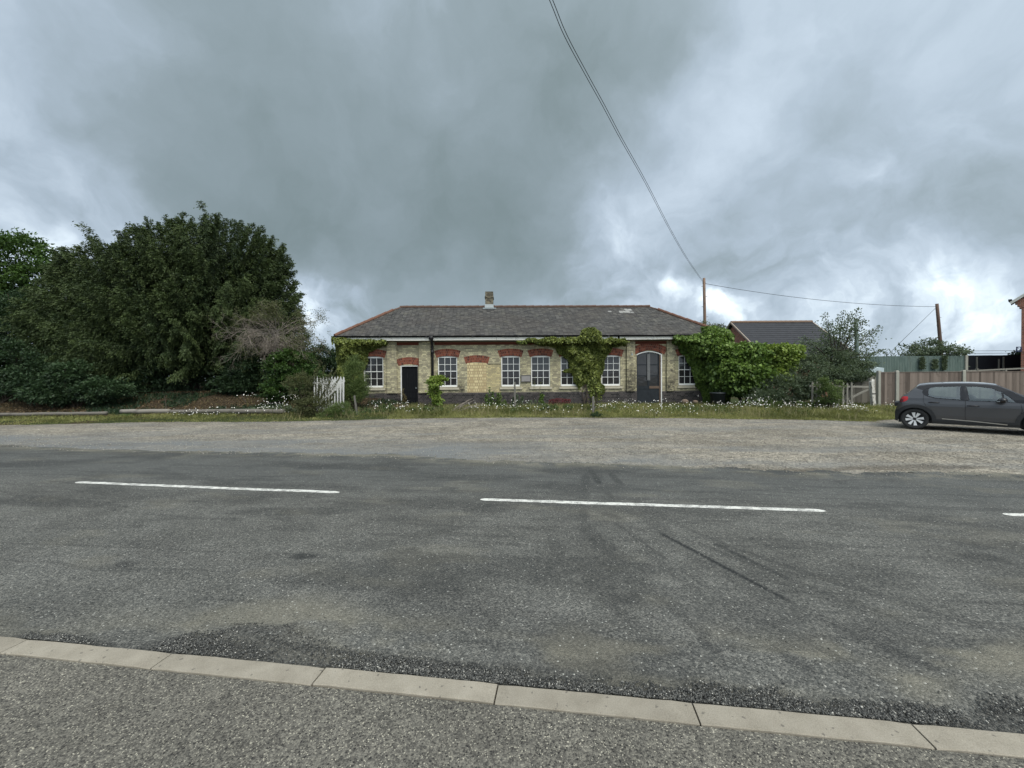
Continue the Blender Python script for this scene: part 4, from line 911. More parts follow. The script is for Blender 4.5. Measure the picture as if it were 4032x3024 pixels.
# white gate on the left of the building
GYY = 17.4; gx = fx(1231, GYY)
def pickets(o, xs_, zb, zt, y, lean, m, w=.058, gap=0):
    for k, x in enumerate(xs_):
        mb = MB(); zt_ = zt+random.uniform(-.03, .03); a, b = x, x+lean; h = w/2
        mb.hexa([(a-h, y, zb), (a+h, y, zb), (a+h, y+.02, zb), (a-h, y+.02, zb)], [(b-h, y, zt_-.07), (b+h, y, zt_-.07), (b+h, y+.02, zt_-.07), (b-h, y+.02, zt_-.07)])
        mb.raw([(b-h, y, zt_-.07), (b+h, y, zt_-.07), (b, y, zt_), (b-h, y+.02, zt_-.07), (b+h, y+.02, zt_-.07), (b, y+.02, zt_)], [(0, 1, 2), (3, 5, 4), (0, 2, 5, 3), (1, 4, 5, 2)]); mb.build('picket', m, o)
MAT_GATE = simple('white_picket_paint', (.56, .57, .56), .7, .35, 9)
gw = fx(1352, GYY)-gx; ztg = fz(1290, 1482, GYY)
o = empty('picket_gate', (gx, GYY, 0), 0, 'white picket gate half hidden by shrubs at the left end of the building', 'gate')
pickets(o, np.linspace(.05, gw-.02, 11), .12, ztg, 0, .03, MAT_GATE)
for a, b in (((0, .035, ztg-.30), (gw, .035, ztg-.28)), ((0, .035, .35), (gw, .035, .36))):
    mb = MB(); mb.bar(a, b, .03, .09); mb.build('rail', MAT_GATE, o)
mb = MB(); mb.bar((.05, .06, .38), (gw-.05, .06, ztg-.32), .03, .09); mb.build('brace', MAT_GATE, o)
o = empty('picket_gate', (gx+.28, GYY+.45, 0), rad(-6), 'second white picket gate leaning behind the first one', 'gate')
pickets(o, np.linspace(.0, .95, 8), .1, ztg-.10, 0, -.10, MAT_GATE, .062)
for a, b in (((0, .035, ztg-.45), (.98, .035, ztg-.20)), ((0, .035, .3), (.98, .035, .42))):
    mb = MB(); mb.bar(a, b, .03, .1); mb.build('rail', MAT_GATE, o)
# stub posts in the verge
MAT_GREYP = simple('grey_stub', (.14, .135, .12), .9, .35, 12)
for px, yt, yb, Y, w, lean, lab in ((2336, 1562, 1606, 16.4, .045, 0, 'short pale grey post under the central ivy'), (2029, 1503, 1600, 18.2, .045, -.02, 'grey weathered stub post below the window left of the plaque'), (1407, 1556, 1612, 16.8, .032, -.12, 'slanting bleached stub post at the foot of the left ivy')):
    b_ = P(px, yb, Y); t_ = P(px, yt, Y); h = t_[2]; mb = MB(); mb.hexa([(-w, -w, 0), (w, -w, 0), (w, w, 0), (-w, w, 0)], [(lean-w, -w, h-.03), (lean+w*.8, -w, h), (lean+w*.8, w, h), (lean-w, w, h-.03)])
    o = mb.build('stub_post', MAT_GREYP); o.location = (b_[0], Y, 0); tag(o, lab, 'post')
# logs lying along the verge
def log(p, q, r, lab, m=MAT_LOG):
    p = np.array(p); q = np.array(q); mb = MB(); n = 12; mb.tube([(q-p)*k/n+np.array([0, random.uniform(-.008, .008), random.uniform(-.008, .008)]) for k in range(n+1)], [r*random.uniform(.94, 1.04) for k in range(n+1)], 12)
    o = mb.build('log', m, None, True); o.location = tuple(p); tag(o, lab, 'log', 'logs edging the verge')
LZ = 17.0
def LP(px, py, Y=LZ): p = P(px, py, Y); return p
log(LP(478, 1620), LP(668, 1619), .095, 'dark round log, left end of the raised row under the yew')
log(LP(672, 1621), LP(858, 1618), .085, 'palest middle log with daisies in front')
log(LP(852, 1619), LP(1120, 1620), .100, 'right hand grey log ending at the gate shrub')
log(LP(-700, 1650, 16.6), LP(-40, 1636, 16.6), .075, 'mossy low log running out of the left edge of the photo')
log(LP(-20, 1633, 16.6), LP(420, 1627, 16.6), .075, 'mossy low log between the left photo edge and the round log')
# black tub
bb = G(2826, 1592); bY = 18.6; bc = P(2826, 1580, bY)
def m_tub(n): return prin(n, (.030, .036, .040), .45, .4)
mb = MB(); n = 20; R0 = .32; prof = [(.0, 0), (.27, 0), (.31, .68), (.345, .69), (.345, .74), (.31, .75), (.30, .70), (.25, .1), (0, .1)]
vs = [(r*math.cos(2*math.pi*k/n), r*math.sin(2*math.pi*k/n), z) for r, z in prof for k in range(n)]; fs = [(j*n+k, j*n+(k+1) % n, (j+1)*n+(k+1) % n, (j+1)*n+k) for j in range(len(prof)-1) for k in range(n)]
mb.raw(vs, fs); o = mb.build('tub', mat('black_plastic', m_tub), None, True); o.location = (bc[0], bY, .06); o.scale = (1.05, 1.05, 1.05); tag(o, 'black plastic tub standing below the bushes right of the building', 'tub')
# two stones by the wall
for px, py, Y, s_, lab in ((2697, 1582, 19.2, .16, 'brown stone at the wall foot under the rightmost window'), (2738, 1583, 19.2, .12, 'smaller brown stone right of the other by the wall')):
    p = P(px, py, Y); bm = MB(); import itertools
    pts = []
    for la in range(1, 5):
        for lo in range(8): th = math.pi*la/5; ph = 2*math.pi*lo/8; r_ = s_*random.uniform(.85, 1.1); pts.append((r_*1.2*math.sin(th)*math.cos(ph), r_*math.sin(th)*math.sin(ph), r_*.85*math.cos(th)))
    pts += [(0, 0, s_*.85), (0, 0, -s_*.8)]
    fs = [(8*j+k, 8*(j+1)+k, 8*(j+1)+(k+1) % 8, 8*j+(k+1) % 8) for j in range(3) for k in range(8)]+[(32, k, (k+1) % 8) for k in range(8)]+[(33, 24+(k+1) % 8, 24+k) for k in range(8)]
    bm.raw(pts, fs); o = bm.build('stone', simple('brown_stone', (.17, .13, .10), .9, .3, 12), None, True); o.location = (p[0], Y, p[2]); tag(o, lab, 'stone')
# ------------------------------------------------------------------ car
CSC = .94; CAL = rad(46); CU = np.array([math.cos(CAL), -math.sin(CAL)]); CNV = np.array([math.sin(CAL), math.cos(CAL)])  # forward, inward
HW = .865
cs0 = G(3601, 1691)[:2]                     # contact of the near rear tyre
croot = cs0+CNV*(HW-.03)*CSC
car = empty('parked_car', (croot[0], croot[1], .012), -CAL, 'dark grey five door hatchback parked on the gravel at the right edge', 'car')
car.scale = (CSC,)*3
# car frame: x forward from rear axle, y to the left (far side +), z up; near side is y = -W
def Wd(x, z):
    zs_ = [.15, .28, .45, .62, .72, .80, .88, .96, 1.0, 1.2, 1.42, 1.6]; ws = [.80, .845, .862, .868, .872, .868, .850, .842, .828, .765, .66, .56]
    w = np.interp(z, zs_, ws); x = np.asarray(x, float)
    w = w-.42*np.clip((-.18-x)/.36, 0, 1)**2.2*(.9); w = w-.42*np.clip((x-2.75)/.62, 0, 1)**2.2
    return w
def cpx(X, Y, refine=True):  # zoomed pixel of the photo -> car side (x, z)
    px, py = 3400+X/3.5, 1380+Y/3.5; w = HW
    for k in range(6):
        o = croot-CNV*w*CSC; d = ray(px, py); t = (o@CNV)/(d[:2]@CNV); p = CAM+d*t; x = float((p[:2]-croot)@CU)/CSC; z = float(p[2]-.012)/CSC
        if refine: w = float(Wd(x, z))
    return x, z
WB = 2.37; WR_ = .312
top_px = [(445, 800), (475, 735), (508, 672), (540, 634), (600, 600), (660, 556), (705, 524), (735, 498), (775, 474), (900, 461), (1100, 452), (1300, 449), (1500, 451), (1700, 461), (1850, 478)]
tp = [cpx(*p) for p in top_px]; 
tp = [(tp[0][0]-.02, .50)]+tp
tp += [cpx(2000, 535), cpx(2100, 580)]; e_ = tp[-1]
tail = [(e_[0]+.28, e_[1]-.16), (e_[0]+.50, e_[1]-.26), (2.75, .93), (2.98, .86), (3.14, .76), (3.20, .66), (3.23, .5)]
tpx = [p for p in tp if True]; last = tpx[-1][0]; tail = [p for p in tail if p[0] > last+.1]
TX = np.array([p[0] for p in tpx+tail]); TZ = np.array([p[1] for p in tpx+tail]); o_ = np.argsort(TX); TX = TX[o_]; TZ = TZ[o_]
for k in range(1, len(TX)):
    if TX[k]-TX[k-1] < .004: TX[k] = TX[k-1]+.004
def zt(x): return np.interp(x, TX, TZ)
def zb(x):
    z = .20+.06*np.clip((-.3-x)/.2, 0, 1)+.05*np.clip((x-2.95)/.3, 0, 1)
    for c in (0, WB):
        d = np.abs(x-c); R = .365; z = np.where(d < R, np.maximum(z, .30+np.sqrt(np.maximum(R*R-d*d, 0))), z)
    return z
def poly_in(P_, x, z):
    P_ = np.array(P_); n = len(P_); c = np.zeros(np.shape(x), bool); j = n-1
    for i in range(n):
        xi, zi = P_[i]; xj, zj = P_[j]; c ^= ((zi > z) != (zj > z)) & (x < (xj-xi)*(z-zi)/(zj-zi+1e-12)+xi); j = i
    return c
WPX = [[(905, 545), (925, 520), (1000, 508), (1332, 502), (1330, 674), (1200, 665), (1000, 648), (905, 625)],
       [(1424, 502), (1600, 508), (1760, 528), (1905, 582), (1912, 672), (1890, 700), (1462, 686)],
       [(1930, 600), (2020, 655), (2095, 716), (2040, 716), (1935, 690)]]
QP = [(815, 580), (840, 540), (895, 520), (905, 545), (905, 625), (880, 622), (830, 600)]
WIN = [[cpx(*p) for p in w] for w in WPX]; QW = [cpx(*p) for p in QP]
xsx = np.unique(np.concatenate([np.linspace(TX[0], TX[0]+.25, 26), np.linspace(TX[0]+.25, 2.9, 300), np.linspace(2.9, TX[-1], 26)])); NR = 90
def m_carpaint(n):
    co = obj_co(n); w = n.noise(co, 900, 2, .5)
    return prin(n, n.mix(w, c4(.050, .052, .058), c4(.092, .095, .104)), .34, .5, .5, **{'Coat Weight': .7, 'Coat Roughness': .08})
MAT_CAR = mat('grey_metallic_paint', m_carpaint); MAT_CLAD = simple('matt_black_plastic', (.028, .030, .033), .6, .15, 20)
MAT_SEAM = simple('seam_black', (.006, .006, .007), .6, .1, 5); MAT_TRIM = simple('gloss_black_trim', (.012, .012, .015), .25, .1, 5, .5)
MAT_CHROME = simple('satin_silver', (.62, .64, .66), .28, .08, 5, .5, 1.0)
gx_, NX = xsx, len(xsx); r_ = np.linspace(0, 1, NR)
ZB = zb(gx_); ZT_ = zt(gx_); ZG = ZB[:, None]+(ZT_-ZB)[:, None]*r_[None]; XG = np.repeat(gx_[:, None], NR, 1); YG = Wd(XG, ZG)
bodyV = []; 
V = np.concatenate([np.stack([XG, -YG, ZG], -1).reshape(-1, 3), np.stack([XG, YG, ZG], -1).reshape(-1, 3)])
idx = np.arange(NX*NR).reshape(NX, NR); F1 = np.stack([idx[:-1, :-1], idx[1:, :-1], idx[1:, 1:], idx[:-1, 1:]], -1).reshape(-1, 4)
xc = XG.ravel()[F1].mean(1); zc = ZG.ravel()[F1].mean(1)
inwin = np.zeros(len(F1), bool)
for w in WIN+[QW]: inwin |= poly_in(w, xc, zc)
archd = np.minimum(np.hypot(xc-0, zc-.31), np.hypot(xc-WB, zc-.31))

clad = (archd < .455) & (zc < .80) | (zc < .335) | ((xc < -.30) & (zc < .58)) | ((xc > 3.1) & (zc < .45))
GH = [cpx(*p) for p in [(728, 522), (748, 494), (900, 474), (1100, 465), (1400, 464), (1700, 474), (1850, 492), (2000, 548), (2212, 645), (2330, 700), (2212, 735), (2110, 726), (1900, 710), (1440, 696), (1180, 676), (1000, 662), (900, 642), (826, 608), (808, 575), (818, 548)]]
ingh = poly_in(GH, xc, zc) & ~inwin
bodyf = ~inwin & ~clad & ~ingh
Fl = F1[:, ::-1]+NX*NR
# top surface (bonnet, roof, tailgate) between both sides
NC = 13; cc = np.linspace(-1, 1, NC); yt = Wd(gx_, ZT_); crown = .035*(1-cc**2); 
TV = np.stack([np.repeat(gx_[:, None], NC, 1), yt[:, None]*cc[None], ZT_[:, None]+crown[None]*np.clip((ZT_[:, None]-.5)*4, 0, 1)], -1).reshape(-1, 3)
ti = np.arange(NX*NC).reshape(NX, NC); TF = np.stack([ti[:-1, :-1], ti[1:, :-1], ti[1:, 1:], ti[:-1, 1:]], -1).reshape(-1, 4)
tcx = TV[TF].mean(1); yy = np.abs(tcx[:, 1])/np.interp(tcx[:, 0], gx_, yt)
xr0 = cpx(735, 498)[0]; xw = cpx(600, 600)[0]; ws0 = cpx(1850, 478)[0]+.12
rearg = (tcx[:, 0] > xw-.02) & (tcx[:, 0] < xr0) & (yy < .86); frontg = (tcx[:, 0] > ws0) & (tcx[:, 0] < 2.50) & (yy < .90)
solid = ~(rearg | frontg)
off = 2*NX*NR
BF = np.concatenate([F1[bodyf], Fl[bodyf], TF[solid]+off]); BV = np.concatenate([V, TV])
body = npmesh('body', BV, BF, None, MAT_CAR, car, smooth=True)
npmesh('pillar_trim', V, np.concatenate([F1[ingh & ~clad], Fl[ingh & ~clad]]), None, MAT_TRIM, car, smooth=True)
npmesh('cladding', V*np.array([1, 1.012, 1]), np.concatenate([F1[clad & ~inwin], Fl[clad & ~inwin]]), None, MAT_CLAD, car, smooth=True)
mb = MB(); mb.box(-.36, 3.0, -.70, .70, .19, .27); 
for c in (0, WB): mb.box(c-.37, c+.37, -.60, .60, .27, .68)
mb.box(.45, 2.2, -.70, .70, .27, .55); mb.box(-.45, .45, -.60, .60, .68, .80); mb.build('underbody', MAT_CLAD, car)
def m_cglass(n):
    g = n.n('ShaderNodeBsdfGlossy', {'Color': c4(.95, 1, 1), 'Roughness': .02}).outputs[0]; t = n.n('ShaderNodeBsdfTransparent', {'Color': c4(.50, .62, .59)}).outputs[0]
    fr = n.n('ShaderNodeFresnel', {'IOR': 1.45}).outputs[0]; return n.n('ShaderNodeMixShader', {0: n.m('ADD', fr, .13), 1: t, 2: g}).outputs[0]
MAT_CGLASS = mat('car_glass', m_cglass)
for nm, fl in (('rear_window', rearg), ('windscreen', frontg)): npmesh(nm, TV-np.array([0, 0, .006]), TF[fl], np.full(len(TV), .5), MAT_CGLASS, car, smooth=True)
def side_strip(pts, w, y_off, m, name, parent=None, s_=-1, closed=False, smooth=True):
    pts = [np.array(p, float) for p in pts]; dense = []
    n = len(pts)
    for i in range(n if closed else n-1):
        a, b = pts[i], pts[(i+1) % n]; k = max(2, int(np.linalg.norm(b-a)/.03)); dense += [a+(b-a)*j/k for j in range(k)]
    if not closed: dense.append(pts[-1])
    N_ = len(dense); V_ = []; 
    for i, p in enumerate(dense):
        d = dense[(i+1) % N_]-dense[i-1] if closed else dense[min(i+1, N_-1)]-dense[max(i-1, 0)]; d = d/(np.linalg.norm(d)+1e-9); nn = np.array([-d[1], d[0]])
        for q_ in (p-nn*w/2, p+nn*w/2): V_.append((q_[0], s_*(float(Wd(q_[0], q_[1]))+y_off), q_[1]))
    Fs = [(2*i, 2*i+1, (2*i+3) % (2*N_), (2*i+2) % (2*N_)) for i in range(N_ if closed else N_-1)]
    me = np.array(V_); return npmesh(name, me, np.array(Fs), None, m, parent or car)
def side_patch(poly, y_off, m, name, s_=-1, parent=None):
    P_ = np.array(poly); x0, z0 = P_.min(0); x1, z1 = P_.max(0); c = P_.mean(0)
    # fan with rings so that the pane follows the curved side
    rings = 5; V_ = [(c[0], s_*(float(Wd(*c))+y_off), c[1])]; n = len(P_); 
    for r in range(1, rings+1):
        for p in P_: q_ = c+(p-c)*r/rings; V_.append((q_[0], s_*(float(Wd(q_[0], q_[1]))+y_off), q_[1]))
    Fs = [(0, 1+i, 1+(i+1) % n) for i in range(n)]
    for r in range(rings-1):
        for i in range(n): a = 1+r*n+i; b = 1+r*n+(i+1) % n; Fs += [(a, a+n, b+n), (a, b+n, b)]
    return npmesh(name, np.array(V_), np.array(Fs), np.full(len(V_), .5), m, parent or car, smooth=True)
for s_ in (-1, 1):
    for w in WIN: g = side_patch(np.array(w).mean(0)+(np.array(w)-np.array(w).mean(0))*1.05, .002, MAT_CGLASS, 'side_window', s_)
    side_patch(QW, -.004, MAT_TRIM, 'quarter_trim', s_)
    out = [cpx(*p) for p in [(815, 580), (840, 535), (900, 512), (1000, 500), (1380, 494), (1620, 500), (1790, 524), (1920, 575), (2030, 645), (2110, 722), (1900, 706), (1440, 692), (1180, 672), (1000, 658), (900, 638), (830, 605)]]
    side_strip(out, .012, .004, MAT_TRIM, 'window_surround', None, s_, True)
    side_patch([cpx(*p) for p in [(1334, 500), (1422, 500), (1458, 688), (1332, 676)]], .001, MAT_TRIM, 'door_pillar', s_)
    side_strip([cpx(*p) for p in [(1912, 585), (1930, 690)]], .035, .004, MAT_TRIM, 'quarter_bar', None, s_)
    for ln in ([(1405, 690), (1400, 900), (1420, 1035)], [(830, 610), (822, 700), (860, 760)], [(2170, 745), (2190, 830), (2150, 930)], [(1000, 985), (1400, 1030), (2140, 1095)]):
        side_strip([cpx(*p) for p in ln], .008, .003, MAT_SEAM, 'door_gap', None, s_)
    side_strip([cpx(*p) for p in [(1082, 940), (1500, 975), (1985, 1026)]], .022, .012, MAT_CHROME, 'side_trim', None, s_)
    tl = side_patch([cpx(*p) for p in [(505, 690), (530, 640), (560, 630), (612, 634), (616, 668), (600, 688), (560, 704), (520, 712)]], .006, mat('red_lamp', lambda n: prin(n, (.42, .012, .016), .15, .6)), 'tail_light', s_)
    side_patch([cpx(*p) for p in [(500, 695), (520, 668), (548, 668), (548, 700), (512, 716)]], .010, mat('dark_red_lamp', lambda n: prin(n, (.10, .008, .012), .15, .6)), 'lamp_lens', s_, tl)
    side_patch([(2.80, .80), (3.0, .78), (3.08, .70), (3.02, .66), (2.84, .70)], .006, MAT_CHROME, 'headlight', s_)
    for hx in ((970, 716), (1510, 766)):
        x, z = cpx(*hx); mb = MB(); y = float(Wd(x, z)); mb.tube([(x-.115, s_*(y+.005), z), (x-.06, s_*(y+.035), z+.004), (x+.06, s_*(y+.035), z+.002), (x+.115, s_*(y+.005), z-.006)], [.010, .016, .016, .010], 8); mb.build('door_handle', MAT_TRIM, car, True)
    mx, mz = cpx(1925, 690); mx -= .02; y = float(Wd(mx, mz)); bm = MB()
    prof = [(0, .02), (.06, .065), (.14, .078), (.20, .060), (.235, .02)]; n = 10; vs = []
    for (dy, h) in prof:
        for k in range(n): th = 2*math.pi*k/n; vs.append((mx+.085*math.cos(th)*(1 if dy < .2 else .6), s_*(y+.02+dy), mz+.01+h*math.sin(th)))
    fs = [(j*n+k, j*n+(k+1) % n, (j+1)*n+(k+1) % n, (j+1)*n+k) for j in range(len(prof)-1) for k in range(n)]+[tuple(range(n)), tuple((len(prof)-1)*n+k for k in range(n))]
    bm.raw(vs, fs); mm = bm.build('wing_mirror', MAT_TRIM, car, True); mb = MB(); mb.box(mx-.10, mx+.06, min(s_*(y+.02), s_*(y+.20)), max(s_*(y+.02), s_*(y+.20)), mz-.030, mz-.018); mb.build('mirror_strip', MAT_CHROME, mm)
# seats and dash seen through the glass
mb = MB()
for (x, y) in ((.35, 0), (1.35, -.36), (1.35, .36)):
    w = .52 if x < 1 else .24; mb.hexa([(x-.05, y-w, .55), (x+.10, y-w, .55), (x+.10, y+w, .55), (x-.05, y+w, .55)], [(x-.25, y-w, 1.05), (x-.13, y-w, 1.05), (x-.13, y+w, 1.05), (x-.25, y+w, 1.05)])
mb.box(2.0, 2.4, -.65, .65, .55, .92); mb.build('seats', MAT_CLAD, car)
def wheel(cx, s_):
    yo = s_*(HW-.03); yi = s_*(HW-.235); T = MB(); n = 40
    prof = [(.215, yi), (.29, yi), (.308, yi+s_*.02), (WR_, yi+s_*.06), (WR_, yo-s_*.05), (.305, yo-s_*.015), (.285, yo), (.225, yo-s_*.004), (.212, yo-s_*.02)]
    vs = [(cx+r*math.cos(2*math.pi*k/n), y, WR_+r*math.sin(2*math.pi*k/n)) for r, y in prof for k in range(n)]
    fs = [(j*n+k, j*n+(k+1) % n, (j+1)*n+(k+1) % n, (j+1)*n+k) for j in range(len(prof)-1) for k in range(n)]
    w = bpy.data.objects.new('wheel', None); COL.objects.link(w); w.parent = car; T.raw(vs, fs); T.build('tyre', MAT_TYRE, w, True)
    R = MB(); pr = [(.214, yi+s_*.01), (.200, yi+s_*.02), (.195, yo-s_*.05), (.205, yo-s_*.012), (.214, yo-s_*.010)]
    vs = [(cx+r*math.cos(2*math.pi*k/n), y, WR_+r*math.sin(2*math.pi*k/n)) for r, y in pr for k in range(n)]; fs = [(j*n+k, j*n+(k+1) % n, (j+1)*n+(k+1) % n, (j+1)*n+k) for j in range(len(pr)-1) for k in range(n)]
    R.raw(vs, fs, mi=1); yb = yo-s_*.075; R.raw([(cx+.20*math.cos(2*math.pi*k/n), yb, WR_+.20*math.sin(2*math.pi*k/n)) for k in range(n)], [tuple(range(n))], mi=1)
    for a in (97, 62, 148, 188, 235, 275, 328, 10):
        th = rad(a); 
        def q_(r, da, dy): t2 = th+da; return (cx+r*math.cos(t2), yo-s_*dy, WR_+r*math.sin(t2))
        wi, wo = .26, .20
        R.hexa([q_(.045, -.35, .045), q_(.045, .35, .045), q_(.204, wo, .030), q_(.204, -wo, .030)], [q_(.045, -.35, .025), q_(.045, .35, .025), q_(.204, wo, .012), q_(.204, -wo, .012)])
    R.tube([(cx, yo-s_*.06, WR_), (cx, yo-s_*.02, WR_)], .038, 16, mi=1); R.build('rim', [MAT_RIM, MAT_CLAD], w)
MAT_TYRE = simple('tyre_rubber', (.030, .031, .032), .85, .2, 20); MAT_RIM = simple('silver_rim', (.72, .73, .74), .4, .05, 5, .5, .3)
for cx in (0, WB):
    for s_ in (-1, 1): wheel(cx, s_)

# ------------------------------------------------------------------ vegetation
def leaves(C, D, Ls, Ws, tint, name, m, parent=None, fold=True, kind=None):
    """C centres (n,3), D directions (n,3): one pointed leaf (four points, a kite) per entry"""
    n = len(C); D = D/(np.linalg.norm(D, axis=1, keepdims=True)+1e-9); R_ = rng.normal(size=(n, 3)); Sd = np.cross(D, R_); Sd /= (np.linalg.norm(Sd, axis=1, keepdims=True)+1e-9)
    Ls = np.broadcast_to(Ls, (n,))[:, None]; Ws = np.broadcast_to(Ws, (n,))[:, None]
    V = np.stack([C-D*Ls*.5, C+Sd*Ws*.5-D*Ls*.05, C+D*Ls*.5, C-Sd*Ws*.5-D*Ls*.05], 1).reshape(-1, 3); F = np.arange(4*n).reshape(n, 4)
    return npmesh(name, V, F, np.repeat(np.clip(tint, 0, 1), 4), m, parent)
L_YEW = leafmat('yew_foliage', (.009, .022, .009), (.090, .125, .042), .12, .6)
L_BROAD = leafmat('broad_foliage', (.016, .038, .012), (.075, .135, .030), .22)
L_DARK = leafmat('dark_foliage', (.010, .024, .013), (.045, .080, .034), .18)
L_IVY = leafmat('ivy_leaf', (.034, .056, .014), (.230, .265, .070), .20, .45)
L_LIME = leafmat('bright_leaf', (.045, .090, .015), (.250, .330, .070), .25, .45)
L_CREEP = leafmat('creeper_leaf', (.028, .062, .016), (.175, .265, .060), .22, .45)
L_FEATH = leafmat('feathery_leaf', (.036, .066, .020), (.140, .190, .065), .25)
L_THORN = leafmat('thorn_leaf', (.042, .066, .044), (.155, .195, .120), .25)
L_OLIVE = leafmat('olive_leaf', (.035, .045, .020), (.130, .140, .060), .2)
L_GRASS = leafmat('grass_blade', (.060, .072, .022), (.300, .300, .115), .3, .6)
L_BROWN = leafmat('dry_plant', (.07, .055, .025), (.22, .18, .09), .2)
L_RED = leafmat('red_flower', (.07, .016, .020), (.20, .045, .05), .2)
def twigs(mb, p, d, L, r, depth, spread=.7, droop=0.0, nb=(2, 4), shrink=.68, out=None, seg=3, sides=4):
    p = np.array(p, float); d = np.array(d, float); d /= np.linalg.norm(d); pts = [p]; q_ = p; dd = d
    for k in range(seg):
        dd = dd+rng.normal(size=3)*.16+np.array([0, 0, -droop*(k+1)/seg]); dd /= np.linalg.norm(dd); q_ = q_+dd*L/seg; pts.append(q_)
    mb.tube(pts, list(np.linspace(r, r*.6, seg+1)), sides, cap=False)
    if out is not None: out.append((pts, depth))
    if depth <= 0: return
    for k in range(random.randint(*nb)):
        i = random.randint(1, seg); nd = dd+rng.normal(size=3)*spread; twigs(mb, pts[i], nd, L*shrink*random.uniform(.7, 1.1), r*.55, depth-1, spread, droop, nb, shrink, out, seg, sides)
# --- yew
YC = np.array(P(720, 1440, 22.0)); s22 = 22.0/FPX
yo_px = [(1215, 1330), (1205, 1240), (1188, 1150), (1165, 1060), (1130, 960), (1075, 885), (1000, 850), (940, 828), (860, 832), (780, 826), (700, 830), (620, 850), (540, 885), (470, 920), (400, 918), (330, 955), (275, 955), (215, 1030), (180, 1090), (100, 1160), (70, 1250), (100, 1330), (150, 1420)]
an = []; rr = []
for (x, y) in yo_px: q_ = P(x, y, 22.0)-YC; an.append(math.atan2(q_[2], q_[0])); rr.append(math.hypot(q_[0], q_[2]))
an = np.array(an); rr = np.array(rr); o_ = np.argsort(an); an = an[o_]; rr = rr[o_]
def yew_r(a): return np.interp(a, an, rr)*.99
yb = float(ground_z(YC[0], 22.0)); Y_ = empty('yew_tree', (YC[0], 22.2, yb), 0, 'huge spreading dark yew with feathery drooping sprays left of the building', 'tree')
org = np.array([YC[0], 22.2, yb])
mb = MB()
for k in range(7):
    a = rng.uniform(-.5, .5); b = rng.uniform(0, 6.28); top = np.array([math.cos(b)*rng.uniform(.8, 2.6), math.sin(b)*rng.uniform(.5, 1.8), rng.uniform(3, 6.5)]); bs_ = np.array([math.cos(b)*.35, math.sin(b)*.3, -.2])
    mb.tube([bs_, bs_*1.2+[0, 0, 1.0], top*.5+[0, 0, .4], top], [.26, .22, .15, .07], 8, cap=False)
mb.build('trunk', MAT_BARK, Y_, True)
NB = 900; CC = []; DD = []; LL = []; TT = []; bmb = MB()
for k in range(NB):
    a = rng.uniform(-.28, 3.34); ph = math.asin(rng.uniform(-1, 1))
    if k % 4 == 0: ph = rng.uniform(-.4, .3)
    if k % 4 == 1: ph = rng.uniform(.3, 1.35)
    R = float(yew_r(a)); jit = rng.uniform(.55, .98) if rng.random() < .5 else rng.uniform(.90, .99)
    if k % 4 == 2: jit = rng.uniform(.93, .99); ph = rng.uniform(-.5, .5)
    dep = 3.3; tip = np.array([math.cos(a)*math.cos(ph)*R*jit, -math.sin(ph)*dep*jit, math.sin(a)*math.cos(ph)*R*jit])
    if ph > .8: tip[2] += rng.uniform(-.8, 3.2)
    tip[2] = max(tip[2], -1.0+rng.random()*1.0); q0_ = math.hypot(tip[0], tip[2]); q1_ = float(yew_r(math.atan2(max(tip[2], 0), tip[0])))*.97
    if q0_ > q1_: tip[0] *= q1_/q0_; tip[2] *= q1_/q0_
    outd = np.array([math.cos(a)*math.cos(ph), -math.sin(ph)*.9, max(math.sin(a), .0)*.8+(.45 if ph < .35 else .12)]); outd /= np.linalg.norm(outd)
    L = rng.uniform(1.6, 2.8); low = tip[2] < .9
    if low: outd = outd*np.array([1, 1, .3])+np.array([0, 0, -.25]); outd /= np.linalg.norm(outd)
    st = tip-outd*L
    side = np.cross(outd, [0, 0, 1.0]); side /= np.linalg.norm(side)+1e-9; bt = rng.uniform(-.20, .22)
    ns = int(15*L/2)+3
    for j in range(ns):
        t = (j+rng.random())/ns; sg = rng.uniform(-1, 1); nl = 36; u = (np.arange(nl)+rng.random(nl))/nl
        sd_ = outd*(.75*t+.35)+side*sg*.75+np.array([0, 0, (-.45 if ph < .35 else -.70)-.5*rng.random()*(1-t)]); sd_ /= np.linalg.norm(sd_); sl2 = rng.uniform(.45, .80)*(1.15-.75*t)
        p0 = st+outd*(t*L)+np.array([0, 0, -.35*(t-.55)**2*L*.5]); dr = np.array([0, 0, -.28])*(u**2)[:, None]*sl2*1.6
        c = p0+sd_*(u*sl2)[:, None]+dr+rng.normal(size=(nl, 3))*.045; CC.append(c); DD.append(sd_+np.array([0, 0, -.5])*u[:, None]+rng.normal(size=(nl, 3))*.40); LL.append(rng.uniform(.08, .145, nl))
        TT.append(np.clip(.36+bt+.26*(u-.4)+.22*(t-.5)+rng.normal(size=nl)*.11, 0, 1))  # tint brightens towards spray tips: highlight and shade put into leaf colour
    if k % 4 == 0 and ph < .3: bmb.tube([st-outd*.6, st, tip-outd*.3], [.04, .025, .008], 4, cap=False)
bmb.build('branch', MAT_BARK, Y_)
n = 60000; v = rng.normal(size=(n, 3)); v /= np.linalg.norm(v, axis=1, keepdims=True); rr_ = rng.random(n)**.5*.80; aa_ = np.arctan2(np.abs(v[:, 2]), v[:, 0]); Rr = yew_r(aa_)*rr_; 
c = np.stack([v[:, 0]*Rr, v[:, 1]*1.7*rr_, np.abs(v[:, 2])*Rr-.5], 1); CC.append(c); DD.append(rng.normal(size=(n, 3))); LL.append(rng.uniform(.22, .36, n)); TT.append(rng.uniform(0, .3, n))  # dark inner leaves: the crown's interior shade put into their tint
CC = np.concatenate(CC); DD = np.concatenate(DD); LL = np.concatenate(LL); TT = np.concatenate(TT); wz = YC-org
